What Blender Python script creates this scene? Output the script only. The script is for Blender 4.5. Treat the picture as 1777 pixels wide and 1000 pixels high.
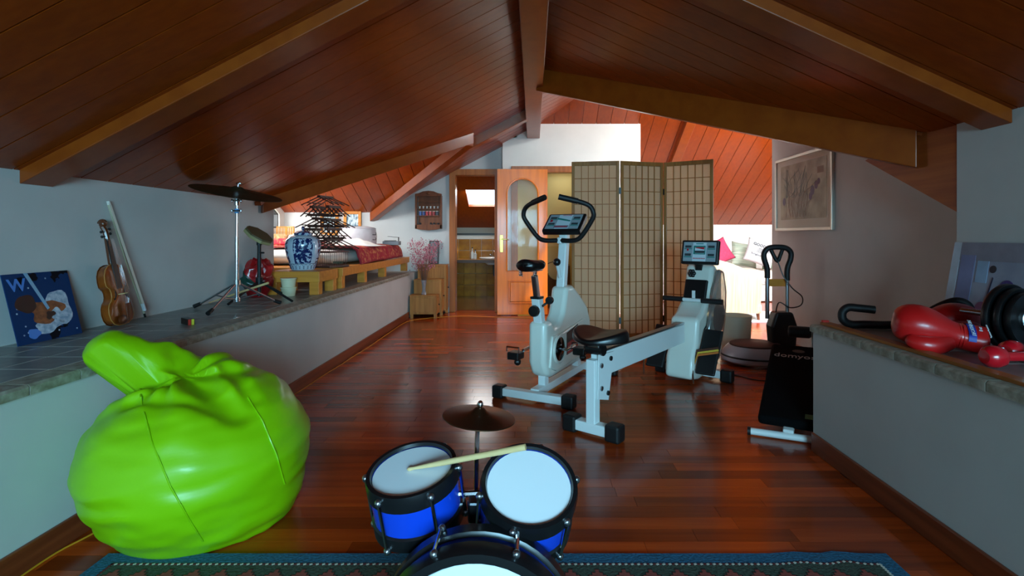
import bpy, math, random
from mathutils import Vector, Matrix
random.seed(7)
for o in list(bpy.data.objects): bpy.data.objects.remove(o)
SC = bpy.context.scene
COL = SC.collection
# ------------------------------------------------------------------ camera
EYE = 1.05; FPX = 900.0; PX, PY = 925.0, 410.0
cd = bpy.data.cameras.new('camera'); cam = bpy.data.objects.new('camera', cd); COL.objects.link(cam)
cam.location = (0, 0, EYE); cam.rotation_euler = (math.pi/2, 0, 0)
cd.sensor_width = 36; cd.lens = FPX/1777*36
cd.shift_x = -(PX-888.5)/1777; cd.shift_y = -(500-PY)/1777
cd.clip_start = 0.02
SC.camera = cam
def P(u, v, Y): return Vector(((u-PX)/FPX*Y, Y, EYE-(v-PY)/FPX*Y))      # pixel + distance -> point
def onz(u, v, z=0.0):                                                    # pixel on the level plane z
    return P(u, v, (EYE-z)*FPX/(v-PY))
# ------------------------------------------------------------------ light
SC.view_settings.view_transform = 'Standard'; SC.view_settings.look = 'None'
SC.view_settings.gamma = 1; SC.view_settings.use_curve_mapping = False
SC.view_settings.exposure = 0.0
w = bpy.data.worlds.new('sky'); SC.world = w; w.use_nodes = True
w.node_tree.nodes['Background'].inputs[0].default_value = (0.72, 0.86, 1.0, 1)
w.node_tree.nodes['Background'].inputs[1].default_value = 2.2
def area(name, loc, to, sx, sy, e, col):
    l = bpy.data.lights.new(name, 'AREA'); l.shape = 'RECTANGLE'; l.size = sx; l.size_y = sy
    l.energy = e; l.color = col
    o = bpy.data.objects.new(name, l); COL.objects.link(o); o.location = loc
    o.rotation_euler = (Vector(to)-Vector(loc)).to_track_quat('-Z', 'Y').to_euler()
    return o
area('daylight_back_window', (0.75, -3.2, 1.30), (-0.40, 2.0, -0.05), 2.2, 1.2, 102, (0.33, 0.75, 1.0)).data.spread = math.radians(95)
area('daylight_roof_window_right', (2.95, 4.55, 2.62), (1.9, 7.5, 1.1), 1.0, 1.1, 350, (0.90, 0.97, 1.0))
area('added_light_middle', (1.65, 5.28, 2.93), (1.1, 6.95, 2.0), 0.6, 0.6, 24, (0.88, 0.97, 1.0))  # extra lamp, added to brighten the white middle wall
area('daylight_end_window_right', (5.62, 7.3, 1.25), (2.5, 7.2, 0.9), 1.9, 1.2, 48, (0.95, 0.98, 1.0))
area('daylight_roof_window_left', (-2.75, 5.12, 1.98), (-2.3, 6.8, 0.9), 0.75, 0.65, 50, (0.90, 0.97, 1.0))
area('daylight_gable_window', (-3.62, 6.45, 1.32), (-1.5, 6.3, 1.0), 1.0, 0.55, 28, (0.92, 0.97, 1.0))
area('daylight_bath_skylight', (-0.75, 8.42, 1.82), (-0.75, 8.0, 0.4), 0.55, 0.4, 14, (1.0, 0.97, 0.92))
sun = bpy.data.lights.new('sun', 'SUN'); sun.energy = 3.0; sun.angle = 0.02; sun.color = (1.0, 0.93, 0.82)
so = bpy.data.objects.new('sun', sun); COL.objects.link(so)
so.rotation_euler = Vector((-0.45, 0.62, -0.78)).to_track_quat('-Z', 'Y').to_euler()
# ------------------------------------------------------------------ materials
MATS = {}
def nodes(m):
    m.use_nodes = True
    return m.node_tree.nodes, m.node_tree.links, m.node_tree.nodes['Principled BSDF']
def lin(c):
    return tuple(((x/255)/12.92 if x/255 <= 0.04045 else ((x/255+0.055)/1.055)**2.4) for x in c[:3])+(1,)
def mat(name, c, rough=0.5, metal=0.0, noise=0.0, scale=8.0, coat=0.0, bump=0.0, alpha=1.0, trans=0.0, emit=0.0, c2=None, stretch=(1, 1, 1), detail=4.0, rnd=0.0, attr=False, sheen=0.0, ramp=(0.35, 0.65), spec=None):
    if name in MATS: return MATS[name]
    m = bpy.data.materials.new(name); N, L, B = nodes(m)
    col = lin(c); B.inputs['Base Color'].default_value = col
    B.inputs['Roughness'].default_value = rough; B.inputs['Metallic'].default_value = metal
    B.inputs['Coat Weight'].default_value = coat; B.inputs['Coat Roughness'].default_value = 0.12
    B.inputs['Alpha'].default_value = alpha; B.inputs['Transmission Weight'].default_value = trans
    if spec is not None: B.inputs['Specular IOR Level'].default_value = spec
    if sheen: B.inputs['Sheen Weight'].default_value = sheen
    if emit: B.inputs['Emission Color'].default_value = col; B.inputs['Emission Strength'].default_value = emit
    out = None
    if noise or c2 or bump:
        tc = N.new('ShaderNodeTexCoord'); mp = N.new('ShaderNodeMapping'); nz = N.new('ShaderNodeTexNoise')
        mp.inputs['Scale'].default_value = stretch; nz.inputs['Scale'].default_value = scale; nz.inputs['Detail'].default_value = detail
        L.new(tc.outputs['Object'], mp.inputs['Vector']); L.new(mp.outputs['Vector'], nz.inputs['Vector'])
        if noise or c2:
            cr = N.new('ShaderNodeValToRGB'); cr.color_ramp.elements[0].position = ramp[0]; cr.color_ramp.elements[1].position = ramp[1]
            a = lin(c2) if c2 else tuple(x*(1-noise) for x in col[:3])+(1,)
            cr.color_ramp.elements[0].color = a
            cr.color_ramp.elements[1].color = col if c2 else tuple(min(1, x*(1+noise)) for x in col[:3])+(1,)
            L.new(nz.outputs['Fac'], cr.inputs['Fac']); out = cr.outputs['Color']
        if bump:
            bp = N.new('ShaderNodeBump'); bp.inputs['Strength'].default_value = bump; bp.inputs['Distance'].default_value = 0.01
            L.new(nz.outputs['Fac'], bp.inputs['Height']); L.new(bp.outputs['Normal'], B.inputs['Normal'])
            L.new(bp.outputs['Normal'], B.inputs['Coat Normal'])
    if rnd:
        hs = N.new('ShaderNodeHueSaturation'); mr = N.new('ShaderNodeMapRange')
        if attr:
            at = N.new('ShaderNodeAttribute'); at.attribute_name = 'rnd'; src = at.outputs['Fac']
        else:
            at = N.new('ShaderNodeObjectInfo'); src = at.outputs['Random']
        mr.inputs['To Min'].default_value = 1-rnd; mr.inputs['To Max'].default_value = 1+rnd
        L.new(src, mr.inputs['Value']); L.new(mr.outputs['Result'], hs.inputs['Value'])
        if out: L.new(out, hs.inputs['Color'])
        else: hs.inputs['Color'].default_value = col
        out = hs.outputs['Color']
    if out: L.new(out, B.inputs['Base Color'])
    MATS[name] = m
    return m
GX, GY, GZ = (0.35, 7, 7), (7, 0.35, 7), (7, 7, 0.35)
def wood(name, c, c2, g, rough=0.35, coat=0.3, rnd=0.0, attr=False, scale=4.0):
    return mat(name, c, rough, c2=c2, spec=0.32, stretch=g, scale=scale, coat=coat, rnd=rnd, attr=attr, detail=6, bump=0.03)
plaster = mat('plaster', (196, 196, 192), 0.85, noise=0.04, scale=3, bump=0.05)
white_plaster = mat('white_plaster', (226, 224, 216), 0.85, noise=0.03, scale=3)
cw = dict(c=(150, 62, 7), c2=(135, 52, 4), rough=0.30, coat=0.08, rnd=0.10)
ceil_x = wood('ceiling_wood_across', g=GX, **cw); ceil_y = wood('ceiling_wood_along', g=GY, **cw)
beam_w = wood('beam_wood', (146, 66, 14), (134, 57, 11), (3, 3, 3), 0.32, 0.15)
floor_w = wood('floor_wood', (174, 66, 17), (148, 52, 12), GX, 0.20, 0.15, rnd=0.45, attr=True)
skirt_w = wood('skirting_wood', (140, 66, 34), (112, 48, 24), GY, 0.4, 0.2)
door_w = wood('door_wood', (244, 134, 24), (224, 114, 16), GZ, 0.35, 0.3)
frame_w = wood('frame_wood', (176, 104, 48), (150, 84, 36), GZ, 0.4, 0.2)
pine = wood('pine_wood', (222, 146, 56), (204, 126, 44), GX, 0.45, 0.15)
grey_tile = mat('ledge_tile_glaze', (136, 138, 134), 0.35, c2=(120, 120, 116), scale=14, detail=8, rnd=0.06)
nose_tile = mat('nosing_tile_glaze', (176, 172, 156), 0.5, c2=(126, 118, 100), scale=26, detail=8, bump=0.15, rnd=0.08)
grout = mat('grout', (232, 230, 222), 0.9)
black = mat('black_plastic', (18, 18, 19), 0.38); rubber = mat('black_rubber', (16, 16, 17), 0.55)
leather_k = mat('black_vinyl', (14, 14, 15), 0.32, bump=0.03, scale=60)
chrome = mat('chrome', (214, 216, 220), 0.16, 1.0); steel = mat('brushed_steel', (170, 172, 176), 0.32, 1.0)
white_metal = mat('white_enamel', (226, 230, 228), 0.35, coat=0.2); cream_plastic = mat('cream_plastic', (226, 228, 216), 0.3, coat=0.25)
brass = mat('brass', (206, 166, 84), 0.28, 1.0)
glass = mat('clear_glass', (235, 242, 242), 0.03, trans=1.0)
# ------------------------------------------------------------------ mesh helpers
class MB:
    def __init__(s): s.v = []; s.f = []; s.rn = []
    def add(s, vs, fs):
        k = len(s.v); s.v += [Vector(p) for p in vs]; s.f += [tuple(i+k for i in f) for f in fs]; return s
    def box(s, c, d, R=None):
        hx, hy, hz = d[0]/2, d[1]/2, d[2]/2; c = Vector(c)
        vs = [Vector((x*hx, y*hy, z*hz)) for z in (-1, 1) for y in (-1, 1) for x in (-1, 1)]
        if R is not None:
            if isinstance(R, (int, float)): R = Matrix.Rotation(R, 3, 'Z')
            vs = [R @ p for p in vs]
        return s.add([p+c for p in vs], [(0, 2, 3, 1), (4, 5, 7, 6), (0, 1, 5, 4), (2, 6, 7, 3), (0, 4, 6, 2), (1, 3, 7, 5)])
    def bar(s, a, b, wd, ht, up=(0, 0, 1)):                                   # box between two points
        a, b = Vector(a), Vector(b); d = (b-a); L = d.length; d.normalize()
        x = d.cross(Vector(up)); x.normalize(); z = x.cross(d)
        R = Matrix((x, d, z)).transposed()
        return s.box((a+b)/2, (wd, L, ht), R)
    def tube(s, pts, r, n=10, closed=False, caps=True):
        pts = [Vector(p) for p in pts]; m = len(pts); rs = r if isinstance(r, (list, tuple)) else [r]*m
        T = []
        for i in range(m):
            a = pts[i-1] if (i or closed) else pts[0]; b = pts[(i+1) % m] if (i < m-1 or closed) else pts[-1]
            t = (b-a); t.normalize(); T.append(t)
        u = T[0].orthogonal(); u.normalize(); vs = []
        for i in range(m):
            u = u-T[i]*u.dot(T[i])
            if u.length < 1e-6: u = T[i].orthogonal()
            u.normalize(); w_ = T[i].cross(u)
            for k in range(n):
                q = 2*math.pi*k/n; vs.append(pts[i]+(u*math.cos(q)+w_*math.sin(q))*rs[i])
        fs = []
        for i in range(m if closed else m-1):
            j = (i+1) % m
            for k in range(n): fs.append((i*n+k, i*n+(k+1) % n, j*n+(k+1) % n, j*n+k))
        if caps and not closed: fs += [tuple(range(n-1, -1, -1)), tuple((m-1)*n+k for k in range(n))]
        return s.add(vs, fs)
    def lathe(s, prof, c=(0, 0, 0), n=28, R=None, ax=1.0, ay=1.0, cap=True):              # profile of (radius, height)
        c = Vector(c); vs = []; fs = []; m = len(prof)
        for r, z in prof:
            for k in range(n):
                q = 2*math.pi*k/n; p = Vector((r*math.cos(q)*ax, r*math.sin(q)*ay, z))
                vs.append((R @ p if R is not None else p)+c)
        for i in range(m-1):
            for k in range(n): fs.append((i*n+k, i*n+(k+1) % n, (i+1)*n+(k+1) % n, (i+1)*n+k))
        if cap and prof[0][0] > 1e-5: fs.append(tuple(range(n-1, -1, -1)))
        if cap and prof[-1][0] > 1e-5: fs.append(tuple((m-1)*n+k for k in range(n)))
        return s.add(vs, fs)
    def prism(s, poly, o, x, y, z, d0, d1):                                    # polygon in plane (x,y) pushed along z
        o, x, y, z = Vector(o), Vector(x), Vector(y), Vector(z); n = len(poly)
        vs = [o+x*a+y*b+z*d0 for a, b in poly]+[o+x*a+y*b+z*d1 for a, b in poly]
        fs = [tuple(range(n-1, -1, -1)), tuple(range(n, 2*n))]+[(i, (i+1) % n, n+(i+1) % n, n+i) for i in range(n)]
        return s.add(vs, fs)
    def slab(s, pts, n, th):                                                   # 3-D polygon thickened along n
        n = Vector(n).normalized(); k = len(pts); pts = [Vector(p) for p in pts]
        return s.add(pts+[p+n*th for p in pts], [tuple(range(k-1, -1, -1)), tuple(range(k, 2*k))]+[(i, (i+1) % k, k+(i+1) % k, k+i) for i in range(k)])
    def ball(s, c, r, nu=16, nv=10, R=None):
        r = r if isinstance(r, (tuple, list)) else (r, r, r); c = Vector(c); vs = []; fs = []
        for i in range(nv+1):
            th = math.pi*i/nv
            for k in range(nu):
                q = 2*math.pi*k/nu; p = Vector((r[0]*math.sin(th)*math.cos(q), r[1]*math.sin(th)*math.sin(q), -r[2]*math.cos(th)))
                vs.append((R @ p if R is not None else p)+c)
        for i in range(nv):
            for k in range(nu): fs.append((i*nu+k, i*nu+(k+1) % nu, (i+1)*nu+(k+1) % nu, (i+1)*nu+k))
        return s.add(vs, fs)
    def grid(s, f, nu, nv, cu=False):
        vs = [f(i/(nu if cu else nu-1), j/(nv-1)) for j in range(nv) for i in range(nu)]; fs = []
        for j in range(nv-1):
            for i in range(nu if cu else nu-1): fs.append((j*nu+i, j*nu+(i+1) % nu, (j+1)*nu+(i+1) % nu, (j+1)*nu+i))
        return s.add(vs, fs)
    def build(s, name, m, parent=None, smooth=False, bevel=0.0, seg=2, sub=0, solid=0.0, rnd=None):
        me = bpy.data.meshes.new(name); me.from_pydata([tuple(p) for p in s.v], [], s.f); me.update()
        if m: me.materials.append(m)
        import bmesh
        bm = bmesh.new(); bm.from_mesh(me); bmesh.ops.remove_doubles(bm, verts=bm.verts, dist=1e-6)
        bmesh.ops.recalc_face_normals(bm, faces=bm.faces); bm.to_mesh(me); bm.free()
        if rnd is not None and not isinstance(rnd, list):
            a = me.attributes.new('rnd', 'FLOAT', 'FACE')
            for d in a.data: d.value = rnd
        o = bpy.data.objects.new(name, me); COL.objects.link(o)
        if parent: o.parent = parent
        if smooth:
            for p in me.polygons: p.use_smooth = True
            if smooth != 'all':
                try: me.set_sharp_from_angle(angle=math.radians(38))
                except Exception: pass
        if solid: md = o.modifiers.new('solid', 'SOLIDIFY'); md.thickness = solid; md.offset = 0
        if bevel: md = o.modifiers.new('bevel', 'BEVEL'); md.width = bevel; md.segments = seg; md.limit_method = 'ANGLE'
        if sub: md = o.modifiers.new('sub', 'SUBSURF'); md.levels = sub; md.render_levels = sub
        return o
def struct(o, label=None, kind='structure'):
    o['kind'] = kind
    if label: o['label'] = label
    return o
def tag(o, label, cat, group=None):
    o['label'] = label; o['category'] = cat
    if group: o['group'] = group
    return o
def thing(name, label, cat, loc=(0, 0, 0), rz=0.0, group=None, R=None):
    o = bpy.data.objects.new(name, None); COL.objects.link(o); o.empty_display_size = 0.05
    o.location = loc
    if R is not None: o.rotation_euler = R.to_euler()
    else: o.rotation_euler = (0, 0, rz)
    return tag(o, label, cat, group)
def basis(x, y, z): return Matrix((Vector(x).normalized(), Vector(y).normalized(), Vector(z).normalized())).transposed()
def upfront(up, front):                                                        # local z = up, local -y = front
    z = Vector(up).normalized(); f = Vector(front); f = (f-z*f.dot(z)).normalized(); y = -f
    return basis(y.cross(z), y, z)
def share(src, name, parent=None):
    o = src.copy(); COL.objects.link(o); o.parent = parent; o.name = name; return o
def text(body, size, m, parent, loc, x, y, depth=0.0006, name='lettering', align='CENTER', bold=0.0):
    c = bpy.data.curves.new('txt', 'FONT'); c.body = body; c.size = size; c.align_x = align; c.align_y = 'CENTER'; c.extrude = depth; c.offset = bold
    c.resolution_u = 2
    t = bpy.data.objects.new('txt', c); COL.objects.link(t); bpy.context.view_layer.update()
    me = bpy.data.meshes.new_from_object(t.evaluated_get(bpy.context.evaluated_depsgraph_get()))
    bpy.data.objects.remove(t); bpy.data.curves.remove(c)
    x = Vector(x).normalized(); y = Vector(y).normalized(); z = x.cross(y)
    me.transform(Matrix.Translation(Vector(loc)) @ basis(x, y, z).to_4x4())
    me.materials.clear(); me.materials.append(m); me.name = name
    o = bpy.data.objects.new(name, me); COL.objects.link(o); o.parent = parent
    return o
def arc(c, r, a0, a1, n, x=(1, 0, 0), y=(0, 0, 1)):
    c, x, y = Vector(c), Vector(x), Vector(y)
    return [c+x*(r*math.cos(a0+(a1-a0)*i/n))+y*(r*math.sin(a0+(a1-a0)*i/n)) for i in range(n+1)]
def smoothpath(pts, k=6):
    pts = [Vector(p) for p in pts]; out = []
    for i in range(len(pts)-1):
        p0 = pts[max(i-1, 0)]; p1 = pts[i]; p2 = pts[i+1]; p3 = pts[min(i+2, len(pts)-1)]
        for j in range(k):
            t = j/k; out.append(0.5*((2*p1)+(p2-p0)*t+(2*p0-5*p1+4*p2-p3)*t*t+(3*p1-p0-3*p2+p3)*t**3))
    return out+[pts[-1]]
# ================================================================== THE ROOM
XL, XLW, XF, XR, XW = -1.595, -2.25, 1.375, 2.10, 2.35
ZL, ZR = 0.585, 0.618
YB = -3.4
def Lz(x): return 2.52+0.525*x
def Rz(x): return 2.56-0.455*x
def Fz(y): return 2.567-0.55*(y-7.0)
def Nz(y): return 0.172+0.506*y
def WNz(y): return 1.39+0.576*(y-4.36)
def WFz(y): return 1.38+0.53*(7.2-y)
struct(MB().box((0, 4, -5.2), (160, 160, 0.2)).build('ground_light_block', mat('ground_block_green', (46, 58, 34), 0.95, noise=0.3, scale=0.6)))  # unseen plane, added to block sky light coming up from below
# ---- floor boards
fl = struct(MB().box((1.0, 3.2, -0.03), (10.6, 14.0, 0.03)).build('floor', mat('floor_sub', (60, 30, 18), 0.8)))
def board_row(y0, wd, x0, x1, out, rng):
    x = x0-rng.random()*0.7
    while x < x1:
        ln = rng.choice((0.35, 0.5, 0.65, 0.8, 0.95)); a, b = max(x, x0)+0.0006, min(x+ln, x1)-0.0006
        if b-a > 0.02: out.append((a, b, y0+0.0006, y0+wd-0.0006, rng.random()))
        x += ln
rng = random.Random(3); rows = []
y = -3.3; WD = 0.077
while y < 9.4:
    x0, x1 = -1.585, (1.375 if y < 2.46 else 2.34 if y < 5.1 else 5.5)
    if y > 6.9: x0 = -1.2
    board_row(y, WD, x0, x1, rows, rng); y += WD
near = sorted([r for r in rows if r[2] > 1.55], key=lambda r: r[2])[:300]; ns = set(near)
for (a, b, c, d, q) in near:
    MB().box(((a+b)/2, (c+d)/2, -0.0075), (b-a, d-c, 0.015)).build('floor_board', floor_w, fl, rnd=q)
mb = MB(); vals = []
for r in rows:
    if r in ns: continue
    a, b, c, d, q = r; mb.box(((a+b)/2, (c+d)/2, -0.0075), (b-a, d-c, 0.015)); vals += [q]*6
o = mb.build('floor_boards_far', floor_w, fl); o['kind'] = 'stuff'
at_ = o.data.attributes.new('rnd', 'FLOAT', 'FACE')
if len(at_.data) == len(vals): at_.data.foreach_set('value', vals)
# ---- ceiling: planks one by one on every slope
ce = struct(MB().box((0, 1.2, 2.66), (0.05, 6.0, 0.02)).build('ceiling', ceil_x))
PW = 0.166; G = 0.0035
def xr_left(y):
    lo = -2.26
    if 4.28 < y < 5.71: lo = (WNz(y)-2.52)/0.525
    elif 5.71 <= y < 7.25: lo = (WFz(y)-2.52)/0.525
    hi = 0.0
    if y > 4.64: hi = min((Nz(y)-2.52)/0.525, (Fz(y)-2.52)/0.525)
    return max(lo, -2.26), max(hi, 0.0)
def plank(pts, n, name='ceiling_plank', m=ceil_x, par=ce): return MB().slab(pts, n, 0.014).build(name, m, par)
y = YB
while y < 7.2:
    a, b = y+G, min(y+PW, 7.24)-G
    l0, h0 = xr_left(a); l1, h1 = xr_left(b)
    if b-a > 0.02: plank([(l0, a, Lz(l0)), (h0, a, Lz(h0)), (h1, b, Lz(h1)), (l1, b, Lz(l1))], (-0.46, 0, 0.88))
    y += PW
def xr_right(y): return min(2.11, 0.1+(4.62-y)/0.895)
y = YB
while y < 4.62:
    a, b = y+G, min(y+PW, 4.66)-G
    h0, h1 = max(xr_right(a), 0.02), max(xr_right(b), 0.01)
    plank([(0, a, Rz(0)), (h0, a, Rz(h0)), (h1, b, Rz(h1)), (0, b, Rz(0))], (0.41, 0, 0.91))
    y += PW
def fy0(x): return max(5.914, 7.0+(0.047-0.525*x)/0.55)
x = 0.09; FW = 0.19
while x < 5.6:
    a, b = x+G, x+FW-G
    plank([(a, fy0(a), Fz(fy0(a))), (b, fy0(b), Fz(fy0(b))), (b, 9.4, Fz(9.4)), (a, 9.4, Fz(9.4))], (0, 0.48, 0.88), m=ceil_y)
    x += FW
x = -3.46
while x < -0.66:
    a, b = x+G, min(x+PW, -0.66)-G
    def ym(q): return min(7.22, (2.676-0.525*q)/0.53)
    plank([(a, 5.71, WFz(5.71)), (b, 5.71, WFz(5.71)), (b, ym(b), WFz(ym(b))), (a, ym(a), WFz(ym(a)))], (0, 0.47, 0.88), m=ceil_y)
    x += PW
# slopes that face away from the viewer, the left and right ones with a roof window opening
def slab_hole(x0, x1, y0, y1, zf, hx0, hx1, hy0, hy1, n, name):
    mb = MB()
    for a, b, c, d in ((x0, hx0, y0, y1), (hx1, x1, y0, y1), (hx0, hx1, y0, hy0), (hx0, hx1, hy1, y1)):
        if b > a and d > c: mb.slab([(a, c, zf(c)), (b, c, zf(c)), (b, d, zf(d)), (a, d, zf(d))], n, 0.03)
    return mb.build(name, ceil_y, ce)
slab_hole(2.13, 5.6, 2.5, 5.93, Nz, 2.45, 3.45, 3.95, 5.05, (0, -0.45, 0.89), 'roof_slope')
mm = MB()  # middle slope: opening added to let the extra lamp reach the white wall
for q in ([(0, 4.66), (1.3, 3.5), (1.3, 5.93), (1.23, 5.93)], [(2.0, 2.88), (2.12, 2.8), (2.12, 5.93), (2.0, 5.93)], [(1.3, 3.5), (2.0, 2.88), (2.0, 4.9), (1.3, 4.9)], [(1.3, 5.6), (2.0, 5.6), (2.0, 5.93), (1.3, 5.93)]):
    mm.slab([(a, b, Nz(b)) for a, b in q], (0, -0.45, 0.89), 0.03)
mm.build('roof_slope', ceil_y, ce)
slab_hole(-3.5, -2.2, 4.2, 5.73, WNz, -3.1, -2.4, 4.75, 5.4, (0, -0.5, 0.87), 'roof_slope')
MB().slab([(-2.2, 4.3, WNz(4.3)), (-2.2, 5.73, WNz(5.73)), (-0.64, 5.73, WNz(5.73))], (0, -0.5, 0.87), 0.03).build('roof_slope', ceil_y, ce)
# backing above the planks, so that the joints are closed
bk = MB(); k = 0.016
def back(pts, n): bk.slab([Vector(p)+Vector(n)*k for p in pts], n, 0.02)
back([(-2.3, YB, Lz(-2.3)), (0.02, YB, Lz(0.02)), (0.02, 4.3, Lz(0.02)), (-2.3, 4.3, Lz(-2.3))], (-0.46, 0, 0.88))
back([(-2.3, 4.3, Lz(-2.3)), (0.02, 4.3, Lz(0.02)), (0.02, 5.71, Lz(0.02)), (-0.67, 5.71, Lz(-0.67))], (-0.46, 0, 0.88))
back([(-0.67, 5.71, Lz(-0.67)), (0.02, 5.71, Lz(0.02)), (0.02, 7.25, Lz(0.02)), (-2.25, 7.25, Lz(-2.25))], (-0.46, 0, 0.88))
back([(0, 4.64, Lz(0)), (1.25, 5.93, Lz(1.25)), (0.05, 7.1, Lz(0.05)), (0, 7.25, Lz(0))], (-0.46, 0, 0.88))
back([(0, YB, Rz(0)), (2.13, YB, Rz(2.13)), (2.13, 2.8, Rz(2.13)), (0, 4.7, Rz(0))], (0.41, 0, 0.91))
back([(1.2, 5.9, Fz(5.9)), (5.62, 5.9, Fz(5.9)), (5.62, 9.45, Fz(9.45)), (1.2, 9.45, Fz(9.45))], (0, 0.48, 0.88))
back([(1.24, 5.9, Fz(5.9)), (1.24, 9.45, Fz(9.45)), (0.05, 9.45, Fz(9.45)), (0.05, 7.05, Fz(7.05))], (0, 0.48, 0.88))
back([(-3.5, 5.7, WFz(5.7)), (-0.66, 5.7, WFz(5.7)), (-2.2, 7.25, WFz(7.25)), (-3.5, 7.25, WFz(7.25))], (0, 0.47, 0.88))
bk.build('roof_boarding', ceil_x, ce)
# beams
MB().box((0.005, (7.0+YB)/2, 2.51), (0.17, 7.0-YB, 0.28)).build('ridge_beam', beam_w, ce, bevel=0.006)
def beam(a, b, wd, dp, name='beam'):
    a, b = Vector(a), Vector(b); m = MB(); d = (b-a); h = Vector((d.y, -d.x, 0)).normalized()*wd/2
    pts = [a-h, a+h, b+h, b-h]; m.slab([p+Vector((0, 0, 0.02)) for p in pts], (0, 0, -1), dp+0.02)
    return m.build(name, beam_w, ce, bevel=0.005)
beam((0.06, 4.66, Rz(0.06)), (2.1, 2.83, Rz(2.1)), 0.10, 0.185, 'valley_beam')
for (y0, y1, dp) in ((2.27, 2.43, 0.06),):
    beam((-2.25, 2.35, Lz(-2.25)), (-0.06, 2.35, Lz(-0.06)), 0.16, dp, 'rafter')
    beam((0.06, 2.35, Rz(0.06)), (2.1, 2.35, Rz(2.1)), 0.16, dp, 'rafter')
beam((-0.72, 5.92, Lz(-0.72)), (-0.06, 5.92, Lz(-0.06)), 0.14, 0.11, 'rafter')
beam((-2.25, 4.29, Lz(-2.25)), (-0.68, 5.70, Lz(-0.68)), 0.10, 0.10, 'valley_beam')
beam((-2.22, 7.2, Lz(-2.22)), (-0.70, 5.75, Lz(-0.70)), 0.10, 0.10, 'valley_beam')
beam((2.10, 6.0, Fz(6.0)), (2.10, 9.4, Fz(9.4)), 0.13, 0.09, 'rafter')
# wooden gable board at the foot of the right valley
pl = [P(1664, 371, XR*FPX/739), P(1500, 279, XR*FPX/575), P(1590, 225, XR*FPX/665), P(1664, 206, XR*FPX/739)]
MB().slab([Vector((XR+0.005, p.y, p.z)) for p in pl], (1, 0, 0), 0.03).build('gable_board', wood('gable_wood', (176, 92, 40), (150, 70, 28), GY, 0.4, 0.2), ce)
# ---- walls
struct(MB().box((XLW-0.05, (4.5+YB)/2, 0.95), (0.1, 4.5-YB, 1.9)).build('wall_left', plaster))
lw = MB(); lw.slab([(XLW-0.06, 4.5, 0), (-3.5, 4.5, 0), (-3.5, 4.5, WNz(4.5)), (XLW-0.06, 4.5, WNz(4.5)+0.05)], (0, -1, 0), 0.08)
struct(lw.build('wall_left_return', plaster))
# gable of the left wing with its corner window
gw = MB(); X0 = -3.45
WP = [(6.05, 1.16), (7.06, 1.16), (7.06, 1.35), (6.62, 1.60), (6.05, 1.60)]
def gq(pts): gw.slab([(X0, a, b) for a, b in pts], (-1, 0, 0), 0.12)
gq([(4.4, 0), (7.25, 0), (7.25, 1.16), (4.4, 1.16)]); gq([(4.4, 1.16), (6.05, 1.16), (6.05, 2.25), (4.4, 1.45)])
gq([(7.06, 1.16), (7.25, 1.16), (7.25, 1.4), (7.06, 1.35)]); gq([(7.06, 1.35), (7.25, 1.4), (6.05, 2.25), (6.62, 1.60)]); gq([(6.05, 1.6), (6.62, 1.6), (6.05, 2.25)])
struct(gw.build('wall_gable_left', white_plaster))
w1 = struct(MB().slab([(X0-0.09, a, b) for a, b in WP], (-1, 0, 0), 0.01).build('window_1', mat('bright_pane', (240, 246, 250), 0.1, alpha=0.15)))
for i in range(5):
    a, b = WP[i], WP[(i+1) % 5]
    MB().bar((X0-0.05, a[0], a[1]), (X0-0.05, b[0], b[1]), 0.035, 0.06, (1, 0, 0)).build('window_frame', mat('dark_frame', (52, 50, 48), 0.5), w1)
# far wall of the bed alcove with the bathroom doorway
bw = MB(); YW = 7.2
DX0, DX1, DZ = -1.085, -0.52, 1.915
bw.box((-2.27, YW+0.06, 0.75), (2.37, 0.12, 1.5)); 
bw.slab([(-2.2, YW, 1.49), (DX0, YW, 1.49), (DX0, YW, Lz(DX0)), (-1.97, YW, 1.49)], (0, 1, 0), 0.12)
bw.slab([(DX0, YW, DZ), (DX1, YW, DZ), (DX1, YW, Lz(DX1)+0.02), (DX0, YW, Lz(DX0)+0.02)], (0, 1, 0), 0.12)
bw.slab([(DX1, YW, 0), (-0.36, YW, 0), (-0.36, YW, 2.36), (DX1, YW, Lz(DX1)+0.02)], (0, 1, 0), 0.12)
struct(bw.build('wall_far', plaster))
# lit white wall carrying the ridge beam, with the second doorway
ww = MB(); EX0, EX1, EZ = -0.22, 0.62, 1.93
ww.box((-0.315, 7.07, 1.2), (0.19, 0.14, 2.4)); ww.box((1.035, 7.07, 1.4), (0.83, 0.14, 2.8)); 
ww.slab([(EX0, 7.0, EZ), (EX1, 7.0, EZ), (EX1, 7.0, 2.6), (0.1, 7.0, 2.6), (EX0, 7.0, Lz(EX0)+0.03)], (0, 1, 0), 0.14)
ww.box((1.40, 8.2, 1.3), (0.1, 2.3, 2.6)); ww.slab([(-0.41, 7.0, 2.38), (EX0, 7.0, 2.38), (EX0, 7.0, Lz(EX0)+0.02), (-0.41, 7.0, Lz(-0.41)+0.02)], (0, 1, 0), 0.14)
struct(ww.build('wall_middle', white_plaster))
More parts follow.
